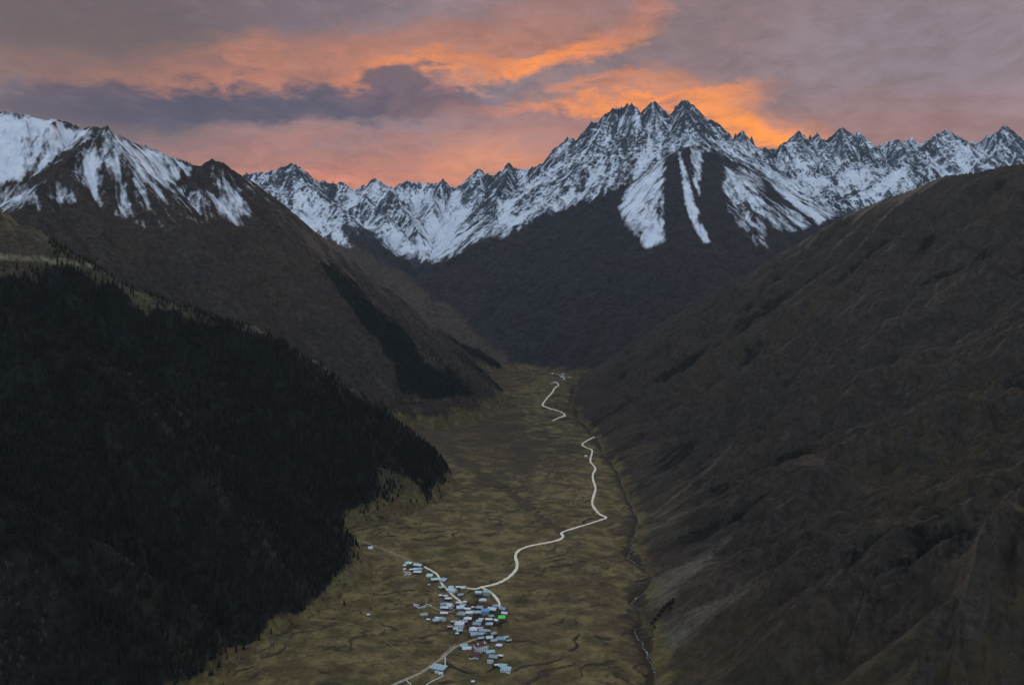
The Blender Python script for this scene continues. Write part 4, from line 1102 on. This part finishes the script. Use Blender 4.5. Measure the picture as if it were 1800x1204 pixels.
# mosque and its minaret
mx, my, mz = ground_hit(771, 1178)
mq = bpy.data.objects.new('mosque', None); col.objects.link(mq)
mq.location = (mx, my, mz); mq.rotation_euler = (0, 0, R(-22))
tag(mq, 'mosque hall with broad teal metal roof beside the road below the village', 'mosque')
new_obj('wall', wall_mesh('hip', 19, 13, 5.5, 2, WM['grey']), mq)
new_obj('roof', roof_mesh('hip', 19, 13, 5.6, 2.6, 1.3, RM['teal'], .3), mq)
fv, ff = [], []
for k, (x0, x1, y0, y1) in enumerate(((-10.9, 10.9, -7.95, -7.81), (-10.9, 10.9, 7.81, 7.95), (-10.95, -10.81, -7.8, 7.8), (10.81, 10.95, -7.8, 7.8))):
    a, b = box_vf(x0, x1, y0, y1, 5.2, 5.62, 8 * k); fv += a; ff += b
new_obj('roof_edge', mesh_of('roof_edge', fv, ff, M['plaster']), mq)
for k in range(5): new_obj('window', WIN, mq, (-7.6 + 3.8 * k, -6.52, 2.2))
for k in range(3): o = new_obj('window', WIN, mq, (9.52, -4 + 4 * k, 2.2)); o.rotation_euler = (0, 0, R(90))
new_obj('door', DOOR, mq, (-9.52, 1.5, 0)).rotation_euler = (0, 0, R(90))

def lathe(profile, n=14):
    v, f = [], []
    for r, z in profile:
        for k in range(n):
            a = 2 * math.pi * k / n
            v.append((r * math.cos(a), r * math.sin(a), z))
    for i in range(len(profile) - 1):
        for k in range(n):
            f.append((i * n + k, i * n + (k + 1) % n, (i + 1) * n + (k + 1) % n, (i + 1) * n + k))
    return v, f
mn = bpy.data.objects.new('minaret', None); col.objects.link(mn)
nx, ny, nz = ground_hit(782.5, 1172)
mn.location = (nx, ny, nz)
tag(mn, 'slender white minaret with pointed cap beside the mosque', 'minaret')
v, f = lathe([(1.35, -2), (1.35, 2.6), (0.95, 3.2), (0.85, 15.2)]); new_obj('shaft', mesh_of('shaft', v, f, M['plaster'], None, True), mn)
v, f = lathe([(0.86, 11.2), (1.45, 12.0), (1.45, 13.0), (1.3, 13.0), (1.3, 12.1), (0.86, 12.1)]); new_obj('balcony', mesh_of('balcony', v, f, M['plaster']), mn)
v, f = lathe([(1.0, 15.2), (0.9, 15.5), (0.04, 19.6), (0.03, 20.4)]); new_obj('cap', mesh_of('cap', v, f, RM['paleteal'], None, True), mn)

# walls
def wall_line(label, px_pts, height, thick, mat, name='boundary_wall'):
    pts = [ground_hit(*p) for p in px_pts]
    P = []
    for a, b in zip(pts[:-1], pts[1:]):
        n = max(2, int(math.dist(a[:2], b[:2]) / 4))
        for t in np.linspace(0, 1, n, endpoint=False): P.append((a[0] + (b[0] - a[0]) * t, a[1] + (b[1] - a[1]) * t))
    P.append(pts[-1][:2]); P = np.array(P)
    t = np.gradient(P, axis=0); t /= np.linalg.norm(t, axis=1)[:, None]
    nr = np.stack([-t[:, 1], t[:, 0]], 1) * thick / 2
    v, f = [], []
    for k, (p, q) in enumerate(zip(P, nr)):
        z = float(gf.sample(p[0], p[1]))
        hh = height * (1 + 0.06 * math.sin(k * 2.3))
        v += [(p[0] - q[0], p[1] - q[1], z - 1), (p[0] - q[0], p[1] - q[1], z + hh), (p[0] + q[0], p[1] + q[1], z + hh), (p[0] + q[0], p[1] + q[1], z - 1)]
        if k:
            a, b = 4 * k - 4, 4 * k
            f += [(a, b, b + 1, a + 1), (a + 1, b + 1, b + 2, a + 2), (a + 2, b + 2, b + 3, a + 3)]
    e = 4 * (len(P) - 1)
    f += [(0, 1, 2, 3), (e + 3, e + 2, e + 1, e)]
    o = new_obj(name, mesh_of(name, v, f, mat))
    tag(o, label, 'wall')
wall_line('white zigzag wall enclosing the plot at the far left of the village', [(727, 1061), (728, 1065), (737, 1069), (743, 1067), (749, 1064)], 1.6, .8, M['plaster'])
wall_line('short white wall along the top of the far left plot', [(728, 1062.5), (733, 1063.5), (737, 1064.5)], 1.8, 1.0, M['plaster'])
wall_line('white wall running beside the track to the far left plot', [(748, 1061.5), (754, 1063), (759, 1065.5)], 1.4, .7, M['plaster'])
wall_line('white walls of a roofless ruin in the upper left cluster', [(709, 1003), (712, 1007), (716, 1006), (721, 1006.5), (722, 1009.5), (718, 1010.5), (713, 1009.5), (710, 1012)], 2.0, .8, M['plaster'])
wall_line('pale wall along the lower side of the mosque yard', [(749, 1204), (755, 1200), (768, 1193.5), (780, 1187.5), (777, 1184)], 1.2, .6, M['plaster'])
wall_line('pale wall along the left side of the mosque yard', [(714.5, 1196), (719, 1200), (724, 1206)], 1.2, .6, M['plaster'])
wall_line('low stone wall of a yard below the pale blue rose-walled house', [(802, 1144), (806, 1145.5), (812, 1146), (816, 1145)], 1.0, .7, WM['stone'])
wall_line('pale yard wall in front of the maroon-roofed house', [(824, 1157), (829, 1158.5), (834, 1156.5), (841, 1158)], 1.2, .6, M['plaster'])
wall_line('low stone wall on the meadow slope left of the village', [(716, 1183), (722, 1179.5), (729, 1175.5)], .8, .6, WM['stone'])

# ================================================================== trees
def conifer(tiers, sides, seed):
    r = random.Random(seed)
    v, f, fm = [], [], []
    for t in range(tiers):
        a = t / (tiers - 1)
        zt = 0.20 + 0.80 * ((t + 1.15) / tiers) if t < tiers - 1 else 1.0
        zb = 0.10 + 0.80 * (t / tiers) + r.uniform(-.01, .01)
        rad = 0.150 * (1 - a) ** 0.8 + 0.022
        i0 = len(v)
        v.append((r.uniform(-.006, .006), r.uniform(-.006, .006), min(zt, 1.0)))
        ph = r.uniform(0, 6.28)
        for k in range(sides):
            an = ph + 6.2832 * k / sides + r.uniform(-.2, .2)
            rr = rad * (r.uniform(0.95, 1.25) if k % 2 == 0 else r.uniform(0.45, 0.7))
            v.append((rr * math.cos(an), rr * math.sin(an), zb + (0.0 if k % 2 == 0 else 0.045) + r.uniform(-.012, .012)))
        for k in range(sides):
            f.append((i0, i0 + 1 + k, i0 + 1 + (k + 1) % sides))
    return v, f
def trunk_vf(h0, h1, r0, r1, n=6, off=0):
    v, f = [], []
    for z, r in ((h0, r0), (h1, r1)):
        for k in range(n): v.append((r * math.cos(6.2832 * k / n), r * math.sin(6.2832 * k / n), z))
    for k in range(n): f.append((off + k, off + (k + 1) % n, off + n + (k + 1) % n, off + n + k))
    return v, f
def bare_crown(seed, n=46):
    r = random.Random(seed)
    v, f = [], []
    for k in range(n):
        z0 = r.uniform(0.25, 0.8); an = r.uniform(0, 6.283); ln = r.uniform(0.16, 0.34) * (1.15 - 0.6 * z0); up = r.uniform(0.5, 1.3)
        d = Vector((math.cos(an), math.sin(an), up)).normalized()
        p = Vector((0, 0, z0)); q = p + d * ln
        for (a, b, w) in ((p, q, .010), (p + d * ln * .5, p + d * ln * .5 + Vector((math.cos(an + 1), math.sin(an + 1), up)).normalized() * ln * .6, .007),
                          (p + d * ln * .4, p + d * ln * .4 + Vector((math.cos(an - 1), math.sin(an - 1), up * .8)).normalized() * ln * .55, .007)):
            s = Vector((-math.sin(an), math.cos(an), 0)) * w; u = Vector((0, 0, w))
            i = len(v)
            v += [tuple(a - s), tuple(a + s), tuple(b), tuple(a + u * 1.4)]
            f += [(i, i + 1, i + 2), (i + 1, i + 3, i + 2), (i + 3, i, i + 2)]
    return v, f
def bush_vf(seed, n=70):
    r = random.Random(seed)
    v, f = [], []
    for k in range(n):
        an, b = r.uniform(0, 6.283), math.acos(r.uniform(-.1, 1))
        R_ = r.uniform(.25, .52)
        c = Vector((R_ * math.sin(b) * math.cos(an), R_ * math.sin(b) * math.sin(an), 0.10 + 0.85 * R_ * 1.6 * math.cos(b)))
        i = len(v)
        for q in range(3):
            v.append(tuple(c + Vector((r.uniform(-1, 1), r.uniform(-1, 1), r.uniform(-1, 1))) * .15))
        f.append((i, i + 1, i + 2))
    return v, f

CROWN = []
for sd in range(4):
    v, f = conifer(9, 10, 40 + sd); CROWN.append(mesh_of('crown', v, f, M['needles']))
TRUNK = mesh_of('trunk', *trunk_vf(-0.06, 0.6, 0.018, 0.010), M['bark'])
BCROWN = [mesh_of('crown', *bare_crown(60 + s), M['palebark']) for s in range(3)]
BTRUNK = mesh_of('trunk', *trunk_vf(-0.05, 0.85, 0.022, 0.006), M['palebark'])
BUSH = [mesh_of('crown', *bush_vf(80 + s), M['leaves']) for s in range(2)]
DBUSH = [mesh_of('crown', *bush_vf(90 + s, 110), M['needles']) for s in range(2)]
SRC = []
for sd in range(3):                      # spruces of the distant mass
    v, f = conifer(6, 8, 20 + sd); tv, tf = trunk_vf(-0.06, 0.5, 0.018, 0.01, 5, len(v))
    me = mesh_of('spruce_shape', v + tv, f + tf, [M['needles'], M['bark']], [0] * len(f) + [1] * len(tf))
    SRC.append(bpy.data.objects.new('spruce_shape', me))
SRCB = [bpy.data.objects.new('scrub_shape', mesh_of('scrub_shape', *bush_vf(30 + s, 40), M['leaves'])) for s in range(2)]
SRCB += [bpy.data.objects.new('scrub_shape', mesh_of('scrub_shape', *bush_vf(33, 40), M['needles']))]

def mass(name, label, pts, src):
    """one object of many plants: points with a height, a mesh set on each"""
    me = bpy.data.meshes.new(name)
    me.vertices.add(len(pts)); me.vertices.foreach_set('co', np.asarray(pts[:, :3], np.float32).ravel())
    at = me.attributes.new('size', 'FLOAT', 'POINT'); at.data.foreach_set('value', pts[:, 3].astype(np.float32))
    o = bpy.data.objects.new(name, me); col.objects.link(o)
    ng = bpy.data.node_groups.new(name, 'GeometryNodeTree')
    ng.interface.new_socket('Geometry', in_out='INPUT', socket_type='NodeSocketGeometry')
    ng.interface.new_socket('Geometry', in_out='OUTPUT', socket_type='NodeSocketGeometry')
    N = ng.nodes.new; L = ng.links.new
    gi, go = N('NodeGroupInput'), N('NodeGroupOutput')
    ip = N('GeometryNodeInstanceOnPoints'); L(gi.outputs[0], ip.inputs['Points'])
    jn = N('GeometryNodeJoinGeometry')
    for s in src:
        oi = N('GeometryNodeObjectInfo'); oi.inputs['Object'].default_value = s; oi.inputs['As Instance'].default_value = True
        L(oi.outputs['Geometry'], jn.inputs[0])
    L(jn.outputs[0], ip.inputs['Instance']); ip.inputs['Pick Instance'].default_value = True
    rv = N('FunctionNodeRandomValue'); rv.data_type = 'FLOAT'; rv.inputs[3].default_value = 6.283
    cx = N('ShaderNodeCombineXYZ'); L(rv.outputs[1], cx.inputs[2])
    L(cx.outputs[0], ip.inputs['Rotation'])
    na = N('GeometryNodeInputNamedAttribute'); na.data_type = 'FLOAT'; na.inputs[0].default_value = 'size'
    L(na.outputs[0], ip.inputs['Scale'])
    L(ip.outputs[0], go.inputs[0])
    md = o.modifiers.new('plants', 'NODES'); md.node_group = ng
    tag(o, label, kind='stuff')
    return o

def scatter(g, x0, x1, y0, y1, step, field, seed, hmin, hmax, margin=0.004):
    r = np.random.default_rng(seed)
    xs, ys = np.meshgrid(np.arange(x0, x1, step), np.arange(y0, y1, step))
    xs = (xs + r.uniform(-.5, .5, xs.shape) * step).ravel(); ys = (ys + r.uniform(-.5, .5, ys.shape) * step).ravel()
    px = CX + F * xs / ys
    ok = (px > g.px[0] + 3) & (px < g.px[-1] - 3) & (ys > g.D[0]) & (ys < g.D[-1])
    xs, ys = xs[ok], ys[ok]
    z = g.sample(xs, ys)
    cm = np.maximum.accumulate(g.H / g.Y, axis=0)
    hgt = r.uniform(hmin, hmax, len(xs))
    keep = (r.uniform(0, 1, len(xs)) < g.sample(xs, ys, field)) & (z > floor_fn(xs, ys) - 2) & ((z + hgt) / ys > g.sample(xs, ys, cm) - margin)
    return np.stack([xs, ys, z - 0.3, hgt], 1)[keep]

edge = 34 * fbm(gh.X, gh.Y, 80, 4, 701, 0.6)
dens = (0.25 * sstep(-34, 0, forest_sd + edge) + 0.75 * sstep(-8, 12, forest_sd + edge)) * (0.72 + 0.5 * fbm(gh.X, gh.Y, 120, 3, 711))
scrubz = sstep(20, -20, poly_sd(PXh, PYh, [(-280, 900), (60, 990), (130, 1060), (100, 1204), (200, 1300), (-280, 1500)]))
dens = dens * (0.25 + 0.75 * scrubz)
# the row of spruces along the crest
crest_row = (1 - sstep(2, 9, line_d(PXh, PYh, [(95, 432), (150, 462), (200, 488), (250, 510), (300, 530), (360, 552), (430, 578)]))) * (gh.Y > 1950)
dens = np.clip(np.maximum(dens, 0.9 * crest_row), 0, 1)
sp_pts = scatter(gh, -1700, 40, 640, 2500, 7.0, dens, 5, 11, 22)
print('spruces', len(sp_pts))
vis_sz = sp_pts[:, 3] / sp_pts[:, 1]
pxs = CX + F * sp_pts[:, 0] / sp_pts[:, 1]; pys = HY - sp_pts[:, 2] / sp_pts[:, 1] * F
inframe = (pxs > 2) & (pxs < 1798) & (pys - vis_sz * F < 1200)
order = np.argsort(-np.where(inframe, vis_sz, 0))
NEAR = order[:210]
tree_label = 'dark narrow spruce among the nearest rows of the wooded left hillside'
def tree(name, label, cat, group, p, crown, trunk, seed, wide=1.0):
    r = random.Random(seed)
    o = bpy.data.objects.new(name, None); col.objects.link(o)
    o.location = (float(p[0]), float(p[1]), float(p[2])); s = float(p[3])
    o.scale = (s * wide, s * wide, s); o.rotation_euler = (0, 0, r.uniform(0, 6.28))
    tag(o, label, cat, group)
    c = bpy.data.objects.new('crown', crown); c.parent = o; col.objects.link(c)
    if trunk is not None:
        t = bpy.data.objects.new('trunk', trunk); t.parent = o; col.objects.link(t)
    return o
for k, i in enumerate(NEAR):
    tree('spruce_tree', tree_label, 'tree', 'nearest spruces of the left hillside', sp_pts[i], CROWN[k % 4], TRUNK, k)
rest = np.ones(len(sp_pts), bool); rest[NEAR] = False
mass('forest', 'dense dark spruce forest covering the left hillside', sp_pts[rest], SRC)

brownwood = sstep(-6, 6, forest_sd + edge) * sstep(.02, .30, fbm(gh.X, gh.Y, 150, 3, 741)) * 0.8
for cr_ in ([(0, 545), (200, 660), (378, 795), (489, 862), (590, 955)], [(-100, 845), (150, 962), (300, 1082)], [(330, 560), (430, 680), (560, 800)]):
    brownwood = np.maximum(brownwood, 0.75 * sstep(26, 4, line_d(PXh, PYh, cr_) + 22 * fbm(gh.X, gh.Y, 70, 3, 747)) * sstep(-6, 6, forest_sd))  # brown woods thickened on crests to lighten the folds, as light would
brownwood = np.maximum(brownwood, 0.30 * sstep(45, 5, gh.H - floor_fn(gh.X, gh.Y)) * sstep(-.1, .3, fbm(gh.X, gh.Y, 40, 3, 743)))
bw_pts = scatter(gh, -1700, 60, 640, 2500, 8.5, np.clip(brownwood, 0, 1), 6, 5, 11)
print('brown wood', len(bw_pts))
mass('forest', 'brown leafless woodland mixed among the dark spruces of the left hillside', bw_pts, SRCB[:2])

# spruces further up the valley
d2 = sstep(-2, 5, for2)
line2 = [[(725, 592), (790, 650), (850, 690)], [(790, 590), (850, 622), (895, 650)], [(800, 620), (850, 660), (880, 684)], [(640, 660), (690, 700), (740, 712)]]
for ln in line2: d2 = np.maximum(d2, 0.35 * (1 - sstep(3, 9, line_d(PXl, PYl, ln))))
d2 = np.maximum(d2, 0.05 * sstep(.0, .4, fbm(gl.X, gl.Y, 200, 3, 721)) * sstep(450, 560, PXl) * sstep(380, 480, PYl))
far_pts = scatter(gl, -1500, 0, 2700, 6400, 11.0, np.clip(d2, 0, 1), 9, 12, 22)
print('far spruces', len(far_pts))
mass('forest', 'dark patches of spruce forest on the brown mountain spur', far_pts, SRC)

# scrub on the right slope and along the field banks
scr_f = np.clip(0.10 + 0.9 * darkr, 0, 1) * sstep(6400, 3500, gr.Y) * (gr.X - foot_x(gr.Y) > 25) * 0.5
scr = scatter(gr, 150, 1900, 700, 4200, 14.0, scr_f, 13, 1.6, 4.5)
print('scrub', len(scr))
mass('scrub', 'low dark scrub dotted over the brown right slope', scr, SRCB)
bk = np.clip(0.35 * bank * sstep(-.1, .2, fbm(gf.X, gf.Y, 60, 2, 731)) + 0.10 * rock_dim_f + .5 * sstep(0, .5, vill) * sstep(.1, .4, fbm(gf.X, gf.Y, 14, 2, 737)), 0, 1)
scf = scatter(gf, -560, 330, 1000, 3600, 6.0, bk * 0.6, 17, 0.9, 2.6)
print('bank scrub', len(scf))
mass('scrub', 'low brown bushes lining the terrace banks of the valley floor', scf, SRCB)

# trees one can pick out
def hill_pt(px, py, h):
    i = int(np.argmin(abs(gh.px - px))); pyc = HY - gh.H[:, i] / gh.D * F
    ok = np.where((gh.H[:, i] > floor_fn(gh.X[:, i], gh.D) - 1) & (pyc <= py))[0]
    if len(ok) == 0:
        x, y, z = ground_hit(px, py)
    else:
        y = gh.D[ok[0]]; x = (px - CX) / F * y; z = gh.H[ok[0], i]
        gxh, gyh, gzh = ground_hit(px, py)
        if gyh < y: x, y, z = gxh, gyh, gzh
    return (x, y, z, h)
for k, (px, py, h, lb) in enumerate([
        (605, 1064, 12, 'lone dark spruce standing in the meadow left of the village'),
        (722, 884, 15, 'left one of two spruces on the pale meadow below the forest nose'),
        (733, 884, 12, 'right one of two spruces on the pale meadow below the forest nose'),
        (655, 882, 17, 'spruce leading the small clump at the forest foot'),
        (676, 878, 19, 'tall spruce in the middle of the small clump at the forest foot'),
        (690, 884, 18, 'rightmost spruce of the small clump at the forest foot'),
        (640, 905, 16, 'spruce at the lower left of the small forest-foot clump'),
        (745, 866, 17, 'spruce at the tip of the forest nose')]):
    tree('spruce_tree', lb, 'tree', 'spruces standing apart from the forest', hill_pt(px, py, h), CROWN[k % 4], TRUNK, 300 + k, 1.25)
rr_ = random.Random(4)
for k in range(60):
    px, py = rr_.gauss(672, 13), rr_.gauss(868, 12)
    p = hill_pt(px, py, rr_.uniform(11, 18))
    tree('spruce_tree', 'spruce in the small round clump at the foot of the forest', 'tree', 'spruce clump at the forest foot', p, CROWN[k % 4], TRUNK, 330 + k, 1.2)
for k in range(46):
    a = k / 45
    px, py = 300 + 190 * a + rr_.uniform(-12, 12), 1200 - 62 * a + rr_.uniform(-14, 18)
    tree('bare_tree', 'pale leafless tree in the row at the foot of the dark forest', 'tree', 'leafless trees along the forest foot', hill_pt(px, py, rr_.uniform(7, 13)), BCROWN[k % 3], BTRUNK, 400 + k, 1.2)
for k in range(60):
    px, py = rr_.uniform(0, 110), rr_.uniform(990, 1200)
    if px > 60 + (1200 - py) * .3: continue
    tree('bare_tree', 'pale leafless tree in the thicket at the lower left corner', 'tree', 'leafless thicket in the lower left corner', hill_pt(px, py, rr_.uniform(6, 11)), BCROWN[k % 3], BTRUNK, 500 + k, 1.3)
for k in range(22):
    a = rr_.random()
    px, py = 660 + 50 * a + rr_.uniform(-8, 8), 1008 - 8 * a + rr_.uniform(-24, 10)
    tree('bare_tree', 'pale leafless tree between the forest edge and the upper houses', 'tree', 'leafless trees above the village', hill_pt(px - 22, py - 12, rr_.uniform(5, 9)), BCROWN[k % 3], BTRUNK, 600 + k, 1.3)
# dark bushes by the stream
def right_pt(px, py, h):
    i = int(np.argmin(abs(gr.px - px))); pyc = HY - gr.H[:, i] / gr.D * F
    ok = np.where((gr.H[:, i] > floor_fn(gr.X[:, i], gr.D)) & (pyc <= py))[0]
    j = ok[0]; y = gr.D[j]
    return ((px - CX) / F * y, y, gr.H[j, i], h)
for k, (px, py, h, w_) in enumerate([(1146, 1098, 7, 1), (1152, 1090, 8, 1), (1158, 1083, 7, 1), (1163, 1077, 8, 1), (1168, 1071, 9, 1.1), (1174, 1066, 9, 1.1), (1180, 1062, 10, 1.1), (1178, 1072, 8, 1), (1150, 1104, 6, 1), (1184, 1056, 7, 1)]):
    tree('bush', 'dark bush in the short row climbing from the stream', 'bush', 'dark bushes by the stream', right_pt(px, py, h), DBUSH[k % 2], None, 700 + k, 1.1)

# ================================================================== haze
hv = NT('thin_evening_haze')
hv.t.nodes.remove(hv.b)
pv = hv.N('ShaderNodeVolumePrincipled')
pv.inputs['Color'].default_value = (0.58, 0.76, 1.0, 1)
pv.inputs['Density'].default_value = 0.6e-5
pv.inputs['Anisotropy'].default_value = 0.0
hv.L(pv.outputs[0], hv.out.inputs['Volume'])
hz = new_obj('haze', box_mesh('haze', hv.m, -13200, 13200, -5200, 14200, -701, 2800))
tag(hz, 'thin blue evening haze filling the valley', kind='stuff')
